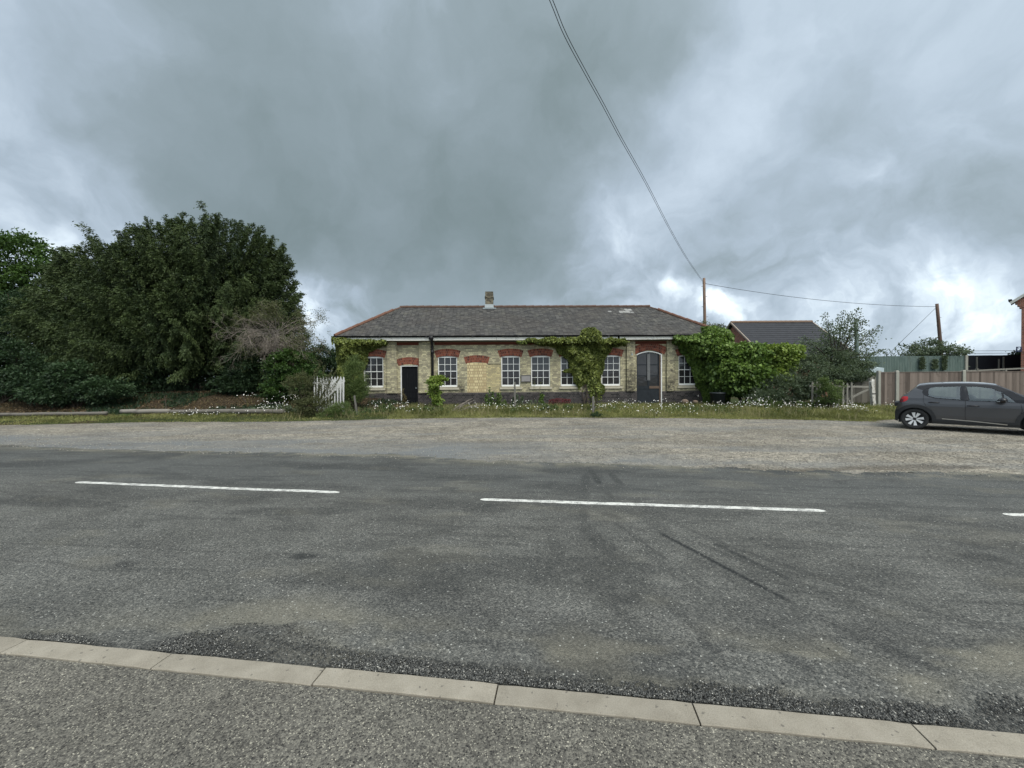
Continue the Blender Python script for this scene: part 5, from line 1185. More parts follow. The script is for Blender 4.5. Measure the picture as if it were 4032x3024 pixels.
kk = np.hypot(CC[:, 0], CC[:, 2]) < yew_r(np.arctan2(np.maximum(CC[:, 2], 0), CC[:, 0]))*1.03+.12; CC, DD, LL, TT = CC[kk], DD[kk], LL[kk], TT[kk]
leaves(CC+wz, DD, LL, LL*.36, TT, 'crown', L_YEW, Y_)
# --- generic crowns: ellipsoid blobs covered by leaf clumps
def crown(name, lab, cat, blobs, base, n, leaf, asp, m, clump=.35, tb=.45, droop=.3, group=None, trunk=True, inner=.75, up=0.0, stems=5, vt=.2, cl_n=None, part='crown', updir=None):
    base = np.array(base, float); o = empty(name, tuple(base), 0, lab, cat, group); 
    vol = np.array([b[3]*b[5]+b[3]*b[4] for b in blobs]); pr_ = vol/vol.sum(); C = []; D = []; T = []
    NCL = cl_n or max(12, int(n/90)); per = n//NCL
    for k in range(NCL):
        b = blobs[rng.choice(len(blobs), p=pr_)]; v = rng.normal(size=3); v /= np.linalg.norm(v)
        if v[1] > .3 and rng.random() < .55: v[1] = -v[1]
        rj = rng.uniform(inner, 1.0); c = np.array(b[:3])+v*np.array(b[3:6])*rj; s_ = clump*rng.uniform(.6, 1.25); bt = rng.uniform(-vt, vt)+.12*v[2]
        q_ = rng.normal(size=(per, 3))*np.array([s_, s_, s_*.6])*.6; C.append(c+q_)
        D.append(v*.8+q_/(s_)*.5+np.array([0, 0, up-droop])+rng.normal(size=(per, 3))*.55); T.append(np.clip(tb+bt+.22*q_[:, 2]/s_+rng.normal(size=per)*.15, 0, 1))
    C = np.concatenate(C); D = np.concatenate(D); T = np.concatenate(T); C[:, 2] = np.maximum(C[:, 2], base[2]+.03)
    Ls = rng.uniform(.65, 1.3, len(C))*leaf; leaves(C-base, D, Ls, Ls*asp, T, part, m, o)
    if trunk:
        mb = MB()
        for k in range(stems):
            b = blobs[k % len(blobs)]; tgt = np.array(b[:3])-base+rng.normal(size=3)*np.array(b[3:6])*.35; s0 = np.array([rng.uniform(-.12, .12), rng.uniform(-.1, .1), -.05])
            r_ = .03+.012*b[5]; mid = (s0+tgt)/2+rng.normal(size=3)*.08; mid[2] = max(mid[2], .1); mb.tube([s0, mid, tgt], [r_, r_*.7, r_*.3], 6, cap=False)
        mb.build('trunk', MAT_BARK, o)
    return o
def BP(px, py, Y, rx, ry, rz): p = P(px, py, Y); k = Y/FPX; return (p[0], p[1], p[2], rx*k, ry, rz*k)
def gb(px, Y): p = P(px, 1500, Y); return (p[0], Y, float(ground_z(p[0], Y)))
crown('broadleaf_tree', 'tall rounded tree with light green top at the left edge behind the yew', 'tree', [BP(40, 1090, 25, 200, 2.6, 175), BP(60, 1060, 25.5, 150, 1.8, 120), BP(-160, 1120, 25, 200, 2.5, 200), BP(150, 1180, 25, 130, 2.0, 130), BP(40, 1300, 25, 260, 2.4, 150)], gb(20, 25), 62000, .17, .62, L_BROAD, .42, .50, stems=6, vt=.25)
crown('hedge', 'long dark hedge far behind the yew closing the view to the horizon', 'hedge', [BP(x_, 1470, 27, 170, 1.2, 70) for x_ in (-200, 80, 360, 620, 880, 1120, 1290)], gb(600, 27), 26000, .20, .6, L_DARK, .40, .35, stems=7)
crown('hawthorn_tree', 'dull dark hawthorn between the light topped tree and the yew', 'tree', [BP(60, 1240, 22.6, 150, 1.6, 110), BP(120, 1330, 22.4, 130, 1.4, 130), BP(-80, 1300, 22.5, 180, 1.6, 170)], gb(70, 22.6), 26000, .11, .5, L_DARK, .32, .45, vt=.25)
crown('elder_bush', 'dark green bush at the far left under the trees', 'bush', [BP(40, 1450, 19.6, 170, 1.0, 110), BP(-140, 1440, 19.6, 170, 1.0, 130), BP(150, 1500, 19.2, 120, .8, 75)], gb(20, 19.6), 30000, .12, .5, L_DARK, .30, .50, stems=8, vt=.3)
crown('elder_bush', 'low green bush with a brighter patch under the left of the yew', 'bush', [BP(290, 1480, 18.9, 70, .7, 60), BP(210, 1545, 18.8, 110, .7, 45), BP(400, 1535, 18.9, 120, .7, 42)], gb(300, 18.9), 20000, .12, .5, L_DARK, .24, .6, stems=8, vt=.3)
crown('shade_bush', 'very dark low bush in the shade beneath the middle of the yew', 'bush', [BP(560, 1520, 21.2, 130, .9, 45), BP(760, 1500, 21.8, 170, .8, 60)], gb(640, 21.4), 14000, .11, .5, L_DARK, .25, .3)
crown('laurel_bush', 'dark leafy bush below the bare thorn tree', 'bush', [BP(1010, 1440, 21.0, 110, 1.2, 90), BP(960, 1520, 20.8, 110, .9, 60), BP(1070, 1380, 21.2, 80, 1.0, 60)], gb(1010, 21.0), 22000, .12, .5, L_DARK, .28, .45, vt=.3)
crown('green_bush', 'mid green bush behind the white picket gate', 'bush', [BP(1150, 1455, 19.6, 95, .9, 75), BP(1110, 1530, 19.2, 70, .8, 50), BP(1200, 1500, 19.4, 80, .8, 60)], gb(1150, 19.5), 22000, .12, .62, L_BROAD, .22, .34, vt=.28)
crown('dark_shrub', 'dark shrub filling the gap between thorn tree and building corner', 'bush', [BP(1270, 1430, 22.5, 90, 1.2, 65), BP(1320, 1480, 22.0, 60, 1.0, 70), BP(1180, 1400, 22.5, 70, 1.0, 45)], gb(1270, 22.4), 16000, .12, .5, L_DARK, .28, .5)
# bare thorn tree
tb_ = np.array(gb(1060, 19.9)); T_ = empty('thorn_tree', tuple(tb_), 0, 'half dead thorn tree, tangle of bare grey twigs beside the yew', 'tree'); mb = MB(); out = []
hub = P(1085, 1320, 19.9)-tb_
mb.tube([(0, 0, -.1), (hub*.4)+[.1, 0, 0], hub*.8, hub], [.11, .09, .07, .05], 8, cap=False)
for k in range(30):
    th = rng.uniform(-.6, math.pi+.4); d = np.array([math.cos(th)*1.25, rng.uniform(-.7, .7), math.sin(th)*1.15]); twigs(mb, hub+rng.normal(size=3)*.15, d, rng.uniform(.85, 1.30), .024, 4, .62, .15, (3, 4), .72, out, 3, 3)
for k in range(28):
    d = np.array([rng.uniform(-.9, .9), rng.uniform(-.9, .1), -.6]); twigs(mb, hub+rng.normal(size=3)*.2, d, rng.uniform(.5, .8), .016, 3, .6, .3, (2, 4), .7, None, 3, 3)
mb.build('branch', MAT_TWIG, T_)
C = []; 
for pts, dp in out:
    if dp <= 1:
        q_ = pts[-1]; pz = q_[2]-hub[2]; px_ = q_[0]-hub[0]
        pr2 = .9 if pz > .75 else (.45 if px_ > .9 else .06)
        if rng.random() < pr2*.55: C.append(q_+rng.normal(size=(12, 3))*.08)
C = np.concatenate(C); leaves(C, rng.normal(size=C.shape), .06, .045, rng.uniform(.2, .9, len(C)), 'foliage', L_OLIVE, T_)
# shrub in front of the gate
crown('wild_shrub', 'dull olive shrub growing in front of the left half of the white gate', 'bush', [BP(1200, 1540, 16.4, 44, .45, 78), BP(1235, 1600, 16.3, 62, .5, 40), BP(1160, 1500, 16.5, 28, .3, 25)], gb(1195, 16.3), 9000, .060, .4, L_OLIVE, .16, .40, droop=-.2)
def sprigs(name, lab, base, tips, m, leaf=.05, n=60, r=.008, cat='shrub', asp=.4, w=.05):
    base = np.array(base); o = empty(name, tuple(base), 0, lab, cat); mb = MB(); C = []; D = []
    for t in tips:
        t = np.array(t)-base; mid = t*.5+rng.normal(size=3)*.08; mb.tube([(rng.uniform(-.1, .1), 0, -.02), mid, t], [r, r*.7, r*.3], 4, cap=False); u_ = rng.random(n)**.7; C.append(mid*(1-u_)[:, None]+t*u_[:, None]+rng.normal(size=(n, 3))*w*(1.2-u_)[:, None]); D.append(np.repeat((t-mid)[None], n, 0)/np.linalg.norm(t-mid)+rng.normal(size=(n, 3))*.7)
    mb.build('stem', MAT_BARK, o); C = np.concatenate(C); D = np.concatenate(D); leaves(C, D, leaf, leaf*asp, rng.random(len(C)), 'foliage', m, o); return o
sprigs('bramble', 'arching olive sprays reaching up and across in front of the white gate', gb(1225, 16.5), [P(x, y, 16.5) for x, y in ((1200, 1462), (1258, 1432), (1278, 1438), (1240, 1455), (1310, 1450), (1325, 1458), (1290, 1475), (1225, 1490), (1170, 1470), (1130, 1500), (1300, 1500), (1265, 1520), (1250, 1560), (1280, 1580), (1320, 1540), (1105, 1505), (1215, 1560), (1190, 1450), (1240, 1600), (1290, 1620), (1262, 1480), (1300, 1468), (1335, 1490), (1275, 1545), (1315, 1570), (1340, 1600))], L_OLIVE, .058, 210, w=.07)
crown('low_bush', 'low yellowish green bush right of the white gate', 'bush', [BP(1345, 1620, 16.2, 42, .4, 36), BP(1300, 1635, 16.1, 40, .4, 22)], gb(1340, 16.2), 7000, .07, .3, L_FEATH, .16, .5, droop=-.5)
crown('feathery_shrub', 'tall feathery green shrub in front of the left ivy', 'bush', [BP(1398, 1490, 18.2, 34, .35, 70), BP(1390, 1430, 18.3, 22, .3, 36), BP(1412, 1540, 18.1, 36, .35, 40), BP(1350, 1560, 18.0, 30, .3, 45)], gb(1400, 18.2), 17000, .075, .25, L_FEATH, .20, .55, droop=-.4)
# --- ivy on the walls: sampled inside outlines on the wall plane, then given thickness
def ivy(name, lab, poly, n, m, leaf=.10, thick=.28, seed=0, asp=.85, tb=.5, vmin=-.06, stems=(), inset=None, holes_=()):
    P_ = np.array([UZ(*p) for p in poly]); x0, z0 = P_.min(0); x1, z1 = P_.max(0); a = []; 
    while len(a) < n:
        q_ = np.stack([rng.uniform(x0, x1, n*2), rng.uniform(z0, z1, n*2)], 1); jx = .22*(fbm(q_[:, 0]*3+seed, q_[:, 1]*3)-.5); jz = .22*(fbm(q_[:, 0]*3+9+seed, q_[:, 1]*3+4)-.5)
        ok = poly_in(P_, q_[:, 0]+jx, q_[:, 1]+jz)
        dens = fbm(q_[:, 0]*4+seed, q_[:, 1]*4+seed); ok &= rng.random(len(q_)) < sstep(dens, .22, .45)+.35
        a += list(q_[ok])
    a = np.array(a[:n]); hgt = fbm(a[:, 0]*2.4+seed, a[:, 1]*2.4, 4); th = thick*(.35+1.1*sstep(hgt, .3, .7))
    # thin out towards the outline
    e = np.full(n, 9.)
    for i in range(len(P_)): d, _ = segdist(a[:, 0], a[:, 1], P_[i], P_[(i+1) % len(P_)]); e = np.minimum(e, d)
    th = th*sstep(e, -.05, .45)+.03; dp = rng.random(n)**.55*th
    C = np.stack([a[:, 0], vmin-dp, a[:, 1]], 1); over = (C[:, 2] > 3.40+.08*rng.normal(size=n)); C[over, 1] -= .36+.14*rng.random(over.sum())
    D = rng.normal(size=(n, 3))*np.array([.7, .35, .4])+np.array([0, -.35, -.75]); o = empty(name, (BORG[0], BORG[1], 0), BTH, lab, 'climbing plant')
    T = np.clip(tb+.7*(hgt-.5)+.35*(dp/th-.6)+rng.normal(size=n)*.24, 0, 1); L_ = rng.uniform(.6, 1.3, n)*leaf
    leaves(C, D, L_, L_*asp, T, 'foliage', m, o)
    mb = MB()
    for s_ in stems:
        pts = [UZ(*p) for p in s_]; pts = [np.array([u, vmin-.02-(.15 if k_ == 0 else .04)*random.random(), z]) for k_, (u, z) in enumerate(pts)]; mb.tube(pts, [.035]+[.022]*(len(pts)-1), 6, cap=False)
    if stems: mb.build('stem', MAT_BARK, o)
    return o
ivy('ivy', 'dense green ivy covering the left corner of the building up to the eaves', [(1322, 1330), (1420, 1340), (1532, 1345), (1535, 1360), (1490, 1372), (1462, 1384), (1448, 1402), (1450, 1425), (1440, 1445), (1432, 1470), (1436, 1510), (1426, 1560), (1420, 1600), (1340, 1600), (1332, 1500), (1328, 1420)], 15000, L_IVY, .10, .42, 3, stems=[[(1380, 1600), (1385, 1500), (1400, 1420)], [(1360, 1600), (1350, 1480)]])
ivy('ivy', 'large ivy spreading like a tree over the fifth window and gutter', [(2282, 1306), (2300, 1296), (2330, 1297), (2352, 1308), (2356, 1336), (2440, 1338), (2468, 1352), (2455, 1362), (2410, 1366), (2408, 1385), (2388, 1402), (2374, 1425), (2372, 1450), (2370, 1480), (2362, 1500), (2378, 1520), (2376, 1545), (2350, 1555), (2330, 1545), (2320, 1512), (2295, 1512), (2275, 1530), (2262, 1505), (2250, 1470), (2225, 1468), (2215, 1462), (2240, 1450), (2240, 1425), (2222, 1405), (2195, 1392), (2188, 1368), (2150, 1358), (2100, 1352), (2040, 1356), (2030, 1349), (2080, 1340), (2160, 1334), (2270, 1336)], 21000, L_IVY, .115, .30, 11, tb=.48,
    stems=[[(2312, 1590), (2308, 1540), (2300, 1500), (2310, 1420)], [(2300, 1590), (2290, 1550), (2305, 1500)], [(2330, 1590), (2325, 1540), (2335, 1480)], [(2296, 1585), (2312, 1545), (2300, 1480)], [(2340, 1592), (2345, 1550), (2330, 1500)]])
ivy('ivy', 'green creeper running under the eaves and down over the rightmost window', [(2632, 1330), (2700, 1324), (2742, 1318), (2742, 1296), (2790, 1290), (2840, 1300), (2862, 1320), (2870, 1400), (2870, 1590), (2770, 1585), (2760, 1540), (2738, 1520), (2725, 1480), (2720, 1450), (2700, 1425), (2695, 1400), (2672, 1388), (2665, 1362), (2640, 1352)], 17000, L_CREEP, .12, .50, 23, tb=.5, stems=[[(2790, 1590), (2780, 1500), (2760, 1400)]])
sprigs('ivy_sprout', 'young ivy standing up around the short grey post', gb(2336, 16.9), [P(x, y, 16.9) for x, y in ((2332, 1488), (2345, 1495), (2320, 1500), (2350, 1520), (2325, 1530), (2340, 1545), (2362, 1540), (2335, 1510))], L_IVY, .085, 70, .012, 'climbing plant', .85, .10)
sprigs('trailing_ivy', 'thin ivy strand hanging in front of the fourth window', gb(2103, 19.6), [P(x, y, 19.6) for x, y in ((2112, 1462), (2106, 1500), (2140, 1480))], L_IVY, .05, 16, .006, 'climbing plant', .8, .05)
sprigs('sapling', 'spindly brown leaved plant standing in the single doorway', gb(1590, 19.75), [P(x, y, 19.75) for x, y in ((1590, 1532), (1596, 1560), (1588, 1575), (1600, 1580), (1586, 1550))], L_BROWN, .06, 60, .006, 'weed', .5, .07)
crown('vine_bush', 'bright green leafy vine bush climbing at the black downpipe', 'climbing plant', [BP(1716, 1510, 18.4, 26, .28, 26), BP(1738, 1500, 18.4, 16, .2, 18), BP(1712, 1540, 18.4, 18, .22, 26), BP(1722, 1575, 18.3, 12, .18, 28), BP(1700, 1525, 18.4, 14, .2, 16)], gb(1722, 18.3), 4600, .095, .85, L_LIME, .13, .50, droop=.8)
# right hand bushes
crown('creeper_mound', 'large rounded bright green bush against the right end of the building', 'bush', [BP(2945, 1412, 19.2, 80, 1.2, 60), BP(2900, 1480, 18.9, 95, 1.1, 80), BP(2960, 1490, 18.7, 70, 1.0, 75), BP(2850, 1420, 19.4, 60, 1.0, 75), BP(2800, 1360, 19.7, 55, .7, 50)], gb(2920, 18.9), 36000, .135, .9, L_CREEP, .20, .50, droop=.9, vt=.34, inner=.80, cl_n=620)
crown('lime_bush', 'smaller yellow green leafy top right of the large rounded bush', 'bush', [BP(3090, 1388, 18.3, 58, .5, 30), BP(3075, 1430, 18.3, 45, .5, 38), BP(3060, 1475, 18.2, 36, .5, 40)], gb(3080, 18.3), 11000, .12, .9, L_LIME, .20, .50, droop=.9, vt=.22, inner=.85)
crown('dark_thicket', 'dark tangled thicket at the foot of the lime coloured bush', 'bush', [BP(3070, 1530, 18.0, 90, .8, 62), BP(3150, 1500, 18.2, 80, .9, 75), BP(3010, 1560, 17.7, 60, .6, 35)], gb(3090, 18.0), 24000, .085, .5, L_THORN, .24, .42, droop=-.1, vt=.22)
crown('privet_bush', 'light green upright bush in front of the grey picket fence', 'bush', [BP(3262, 1555, 16.2, 34, .35, 48), BP(3240, 1520, 16.3, 16, .25, 36), BP(3300, 1510, 16.5, 14, .25, 30)], gb(3262, 16.2), 5200, .060, .5, L_FEATH, .15, .55, droop=-.3, vt=.25)
# hawthorn with open layered top
hb = np.array(gb(3275, 18.8)); H_ = empty('hawthorn_tree', tuple(hb), 0, 'wispy hawthorn with open layered branches right of the bushes', 'tree'); mb = MB(); out = []; C = []; D = []; T = []
tips = [(3377, 1213), (3322, 1222), (3245, 1234), (3330, 1262), (3300, 1250), (3385, 1245), (3404, 1260), (3465, 1282), (3440, 1300), (3420, 1318), (3438, 1338), (3425, 1372), (3480, 1376), (3395, 1350), (3360, 1290), (3255, 1290), (3262, 1270), (3280, 1300), (3230, 1330), (3210, 1350), (3180, 1345), (3160, 1325), (3145, 1342), (3190, 1375), (3250, 1340), (3300, 1330), (3340, 1330), (3350, 1370), (3380, 1390), (3440, 1395), (3410, 1410), (3300, 1380), (3220, 1400), (3160, 1400), (3340, 1420), (3390, 1440), (3280, 1430), (3430, 1425), (3180, 1440), (3360, 1250), (3310, 1290), (3345, 1235)]
hub = P(3290, 1440, 18.8)-hb; mb.tube([(0, 0, -.1), (.1, 0, .7), hub], [.10, .08, .06], 8, cap=False)
for (x, y) in tips:
    t = P(x, y, 18.8+rng.uniform(-.9, .9))-hb; dv = t-hub; mid = hub+dv*.5+np.array([rng.uniform(-.15, .15), 0, rng.uniform(-.1, .25)]); mb.tube([hub+rng.normal(size=3)*.05, mid, t], [.03, .018, .005], 4, cap=False)
    n = 150
    u_ = rng.random(n)**.75; ln = np.linalg.norm(dv); c = (mid*(1-u_)[:, None]+t*u_[:, None]); w = .06+.26*(1-u_); c = c+rng.normal(size=(n, 3))*np.stack([w*1.3, w, w*.35], 1); C.append(c); D.append(np.repeat((dv/ln)[None], n, 0)*.8+rng.normal(size=(n, 3))*.6); T.append(rng.uniform(.15, .9, n))
mb.build('branch', MAT_BARK, H_); C = np.concatenate(C); leaves(C, np.concatenate(D), rng.uniform(.06, .11, len(C)), .05, np.concatenate(T), 'foliage', L_THORN, H_)
crown('hawthorn_bush', 'dense dark lower hedge beneath the wispy hawthorn', 'bush', [BP(3250, 1440, 18.9, 100, .9, 62), BP(3330, 1455, 18.8, 90, .8, 40), BP(3385, 1478, 18.3, 50, .5, 22), BP(3190, 1470, 18.6, 70, .8, 70), BP(3300, 1475, 18.2, 90, .6, 26)], gb(3280, 18.8), 24000, .085, .5, L_THORN, .26, .40, droop=.0, vt=.22)
# brambles over the green wall
crown('bramble_bush', 'straggly bush sprawling over the top of the green wall', 'bush', [BP(3650, 1372, 25.4, 60, .8, 32), BP(3600, 1388, 25.4, 60, .8, 18), BP(3720, 1384, 25.2, 60, .7, 18), BP(3780, 1392, 25.2, 35, .5, 12), BP(3650, 1440, 25.6, 120, .5, 30)], gb(3650, 25.5), 9000, .12, .5, L_THORN, .30, .5, vt=.2)
sprigs('bramble_spray', 'thin leafy sprays arching above the green wall by the leaning pole', gb(3650, 25.4), [P(x, y, 25.3) for x, y in ((3662, 1326), (3684, 1330), (3630, 1334), (3605, 1345), (3560, 1352), (3540, 1352), (3520, 1366), (3500, 1375), (3760, 1352), (3800, 1356), (3818, 1366), (3740, 1362), (3785, 1370), (3700, 1350), (3715, 1356), (3580, 1370), (3480, 1385), (3640, 1345), (3808, 1385))], L_THORN, .12, 90, .012, 'bush', .45, .16)
for px, top, bot, lab in ((3632, 1405, 1452, 'left trail of climber hanging down the green wall'), (3683, 1415, 1452, 'middle patch of climber on the green wall'), (3720, 1400, 1455, 'right trail of climber hanging down the green wall')):
    n = 620; C = np.stack([rng.normal(px, 4.5, n), rng.uniform(top, bot, n)], 1); C = np.array([P(a, b, GY-.12) for a, b in C]); o = leaves(C-C.mean(0), rng.normal(size=C.shape), .12, .07, rng.random(n), 'climber', L_THORN); o.location = tuple(C.mean(0)); tag(o, lab, 'climbing plant')
crown('distant_bush', 'small dark bush at the far right end of the black fence', 'bush', [BP(4010, 1400, 26.6, 30, .6, 12), BP(4060, 1395, 26.6, 60, .8, 18)], gb(4030, 26.6), 2500, .14, .5, L_DARK, .25, .3, trunk=True, stems=2)
crown('roof_shrub', 'thin twiggy bush peeping over the hip at the right end of the roof', 'bush', [BP(2760, 1275, 29, 30, .5, 8), BP(2855, 1285, 29, 25, .5, 10), BP(2800, 1290, 29, 40, .5, 12), BP(2800, 1390, 29, 60, .6, 80)], gb(2805, 29), 1500, .12, .4, L_OLIVE, .25, .5, cl_n=26)
# weeds near the wall
def weed(lab, px, py, Y, w, h, m, n=700, leaf=.06, name='weed_clump', asp=.35):
    b = np.array(gb(px, Y)); k = Y/FPX; W_ = w*k; z1 = float(P(px, py, Y)[2])-b[2]; o = empty(name, tuple(b), 0, lab, 'weed'); ns = max(5, int(w/5)); mb = MB(); C = []; D = []; T = []
    for i in range(ns):
        x = rng.uniform(-W_, W_); hh = z1*(1-.5*(x/W_)**2)*rng.uniform(.65, 1.0); t = np.array([x*1.15, rng.uniform(-.2, .2), hh]); s0 = np.array([x*.6, rng.uniform(-.15, .15), 0]); mb.tube([s0, (s0+t)/2+rng.normal(size=3)*.02, t], [.008, .006, .003], 3, cap=False)
        q_ = n//ns; u_ = rng.random(q_); C.append(s0*(1-u_)[:, None]+t*u_[:, None]+rng.normal(size=(q_, 3))*np.array([.09, .09, .05])*(1.25-u_)[:, None]); D.append(rng.normal(size=(q_, 3))*.7+np.array([0, 0, .5])); T.append(np.full(q_, rng.uniform(.2, .8))+rng.normal(size=q_)*.15)
    mb.build('stem', MAT_BARK, o); C = np.concatenate(C); leaves(C, np.concatenate(D), rng.uniform(.6, 1.3, len(C))*leaf, leaf*asp, np.concatenate(T), 'foliage', m, o)
weed('bushy grey green mallow clump at the foot of the central ivy', 2195, 1585, 17.0, 62, 0, L_FEATH, 5200, .08, asp=.6)
weed('broad leaved weeds left of the single door', 1520, 1590, 17.6, 60, 0, L_FEATH, 2600, .08, asp=.6)
weed('green weeds under the vine bush by the downpipe', 1680, 1596, 17.3, 70, 0, L_FEATH, 2600, .08, asp=.6)
weed('tall spindly weed in front of the pale brick patch', 1927, 1510, 18.8, 14, 0, L_CREEP, 420, .09, asp=.7)
weed('green weeds growing up the blue brick below the pale patch', 1960, 1545, 18.9, 34, 0, L_FEATH, 1900, .08, asp=.6)
weed('leafy weeds around the weathered stub post', 2035, 1535, 18.6, 26, 0, L_THORN, 1700, .07, asp=.6)
weed('bright weed tuft under the fourth window', 2132, 1545, 19.2, 12, 0, L_CREEP, 420, .09, asp=.8)
weed('thin weeds between fourth window and red flowers', 2105, 1570, 18.6, 40, 0, L_THORN, 1500, .07)
weed('low dark weed tuft left of the tall double door', 2345, 1620, 15.7, 18, 0, L_DARK, 500, .07)
weed('tall grassy weeds in front of the black tub', 2830, 1592, 17.2, 90, 0, L_FEATH, 3600, .07)
weed('rank weeds below the dark thicket', 3000, 1560, 17.0, 90, 0, L_FEATH, 5200, .07)
weed('rank weeds at the foot of the picket fence', 3200, 1575, 16.6, 100, 0, L_FEATH, 5200, .07)
weed('weeds between white post and board fence', 3400, 1600, 16.4, 60, 0, L_FEATH, 2500, .06)
weed('weeds on the shaded bank left of the white gate', 1100, 1590, 18.0, 110, 0, L_THORN, 4200, .08, asp=.6)
weed('small pale green weed by the end of the dark log', 505, 1632, 16.6, 26, 0, L_FEATH, 700, .06, asp=.6)
# red valerian against the blue brick
b = np.array(gb(2205, 19.2)); o = empty('red_valerian', tuple(b), 0, 'patch of dull red flowers against the dark blue brick plinth', 'flowers'); n = 1300
C = np.stack([rng.uniform(-.55, .50, n), rng.uniform(-.15, .15, n), rng.uniform(.12, .52, n)], 1); C[:, 2] = np.minimum(C[:, 2], .52-.25*np.abs(C[:, 0])+.1*fbm(C[:, 0]*6, C[:, 0]*0)); leaves(C, rng.normal(size=C.shape), .045, .04, rng.random(n), 'flower_heads', L_RED, o)
C = np.stack([rng.uniform(-.5, .5, 500), rng.uniform(-.12, .12, 500), rng.uniform(0, .3, 500)], 1); leaves(C, np.stack([rng.normal(size=500)*.3, rng.normal(size=500)*.3, np.ones(500)], 1), .10, .02, rng.random(500), 'foliage', L_THORN, o)
# pile of cut dead branches
b = np.array(gb(1800, 17.2)); o = empty('dead_branches', tuple(b), 0, 'pile of pale dead branches leaning in the verge left of centre', 'branch pile'); 
for (x0, y0, x1, y1) in ((1778, 1622, 1852, 1572), (1790, 1618, 1870, 1575), (1770, 1625, 1838, 1590), (1800, 1620, 1905, 1590), (1785, 1612, 1845, 1578), (1795, 1628, 1885, 1600), (1760, 1630, 1860, 1598), (1810, 1600, 1862, 1568)):
    p = P(x0, y0, 16.9)-b; q_ = P(x1, y1, 17.5)-b; p[2] = max(p[2], .05); mb = MB(); mb.tube([p, (p+q_)/2+[0, 0, .05], q_], [.013, .011, .005], 4); 
    for k in range(2): c = p+(q_-p)*random.uniform(.4, .8); mb.tube([c, c+(q_-p)*.3+rng.normal(size=3)*.08], [.007, .003], 3)
    mb.build('branch', MAT_TWIG, o)
for px, y0, y1, dx, lab in ((648, 1560, 1612, 8, 'thin dark stake upright on the leafy bank'), (948, 1555, 1585, 22, 'thin dark stick leaning on the bank right of the stake')):
    p = P(px+dx, y1, 17.6); q_ = P(px, y0, 17.7); mb = MB(); mb.tube([(0, 0, 0), tuple(q_-p)], [.018, .014], 5); o = mb.build('stake', MAT_BARK); o.location = tuple(p); tag(o, lab, 'stake')
# ------------------------------------------------------------------ grass, daisies, litter
def scatter(n, x0, x1, dmax, dens): 
    x = rng.uniform(x0, x1, n); y = verge_y(x)+rng.random(n)*dmax; k = rng.random(n) < dens(x, y); return x[k], y[k]
n = 330000
gd = lambda x, y: np.clip((.30+.9*sstep(fbm(x*1.6, y*2.2), .30, .6))*np.where(x < -5.0, .30*sstep(y-verge_y(x), 2.8, 1.2)+.02, 1.0)*np.where((x < -3.4) & (y > 17.6), .3, 1.0)*sstep(y-verge_y(x), -.05, .25), 0, 1)
x, y = scatter(n, -22, 24, 5.0, gd); d = y-verge_y(x); hgt = (.05+.25*sstep(d, .1, 1.8))*rng.uniform(.5, 1.3, len(x))*(.6+.8*fbm(x*1.3, y*1.3)); hgt *= np.where(x < -5, .6, 1.0)
keep = (y < 20.0+.02*x) | (x < -9.2) | (x > 11.3); x, y, hgt, d = x[keep], y[keep], hgt[keep], d[keep]
z = ground_z(x, y); C = np.stack([x, y, z+hgt*.38], 1); D = np.stack([rng.normal(size=len(x))*.75, rng.normal(size=len(x))*.75, np.ones(len(x))*.9], 1)
cl = fbm(x*.9+5, y*1.5, 4); T = np.clip(.20+.65*sstep(cl, .3, .7)+rng.normal(size=len(x))*.17+.16*sstep(d, .8, .1)-.22*sstep(d, 1.2, 3.2), 0, 1)
leaves(C, D, hgt*1.05, rng.uniform(.009, .020, len(x)), T, 'grass', L_GRASS); g_ = bpy.data.objects['grass']; tag(g_, 'unmown grass verge along the front of the building', 'grass', None, 'stuff')
# pale seed heads and dry straw among the grass
n = 9000; x, y = scatter(n, -9, 22, 3.6, lambda x, y: sstep(fbm(x*1.1+8, y*1.6), .42, .6)*np.where((y < 19.8) | (x > 11.3), 1, 0)); z = ground_z(x, y); h = rng.uniform(.22, .50, len(x))
o = leaves(np.stack([x, y, z+h*.48], 1), np.stack([rng.normal(size=len(x))*.22, rng.normal(size=len(x))*.22, np.ones(len(x))], 1), h, .009, rng.random(len(x)), 'dry_grass_stems', leafmat('straw', (.16, .14, .07), (.38, .34, .19), .2)); tag(o, 'thin straw coloured grass stems in the verge', 'grass', None, 'stuff')
n = 26000; x, y = scatter(n, -9, 22, 3.4, lambda x, y: sstep(fbm(x*1.0+2, y*1.4+6, 5), .50, .62)*np.where((y < 19.7) | (x > 11.3), 1, 0)*sstep(y-verge_y(x), .5, 1.2)); z = ground_z(x, y); h = rng.uniform(.05, .30, len(x))
o = leaves(np.stack([x, y, z+h], 1), rng.normal(size=(len(x), 3))+np.array([0, -.2, .3]), rng.uniform(.04, .09, len(x)), .032, np.clip(.15+.5*fbm(x*2, y*2)+rng.normal(size=len(x))*.2, 0, 1), 'verge_weeds', L_FEATH); tag(o, 'mixed broad leaved weeds growing through the verge grass', 'weeds', None, 'stuff')
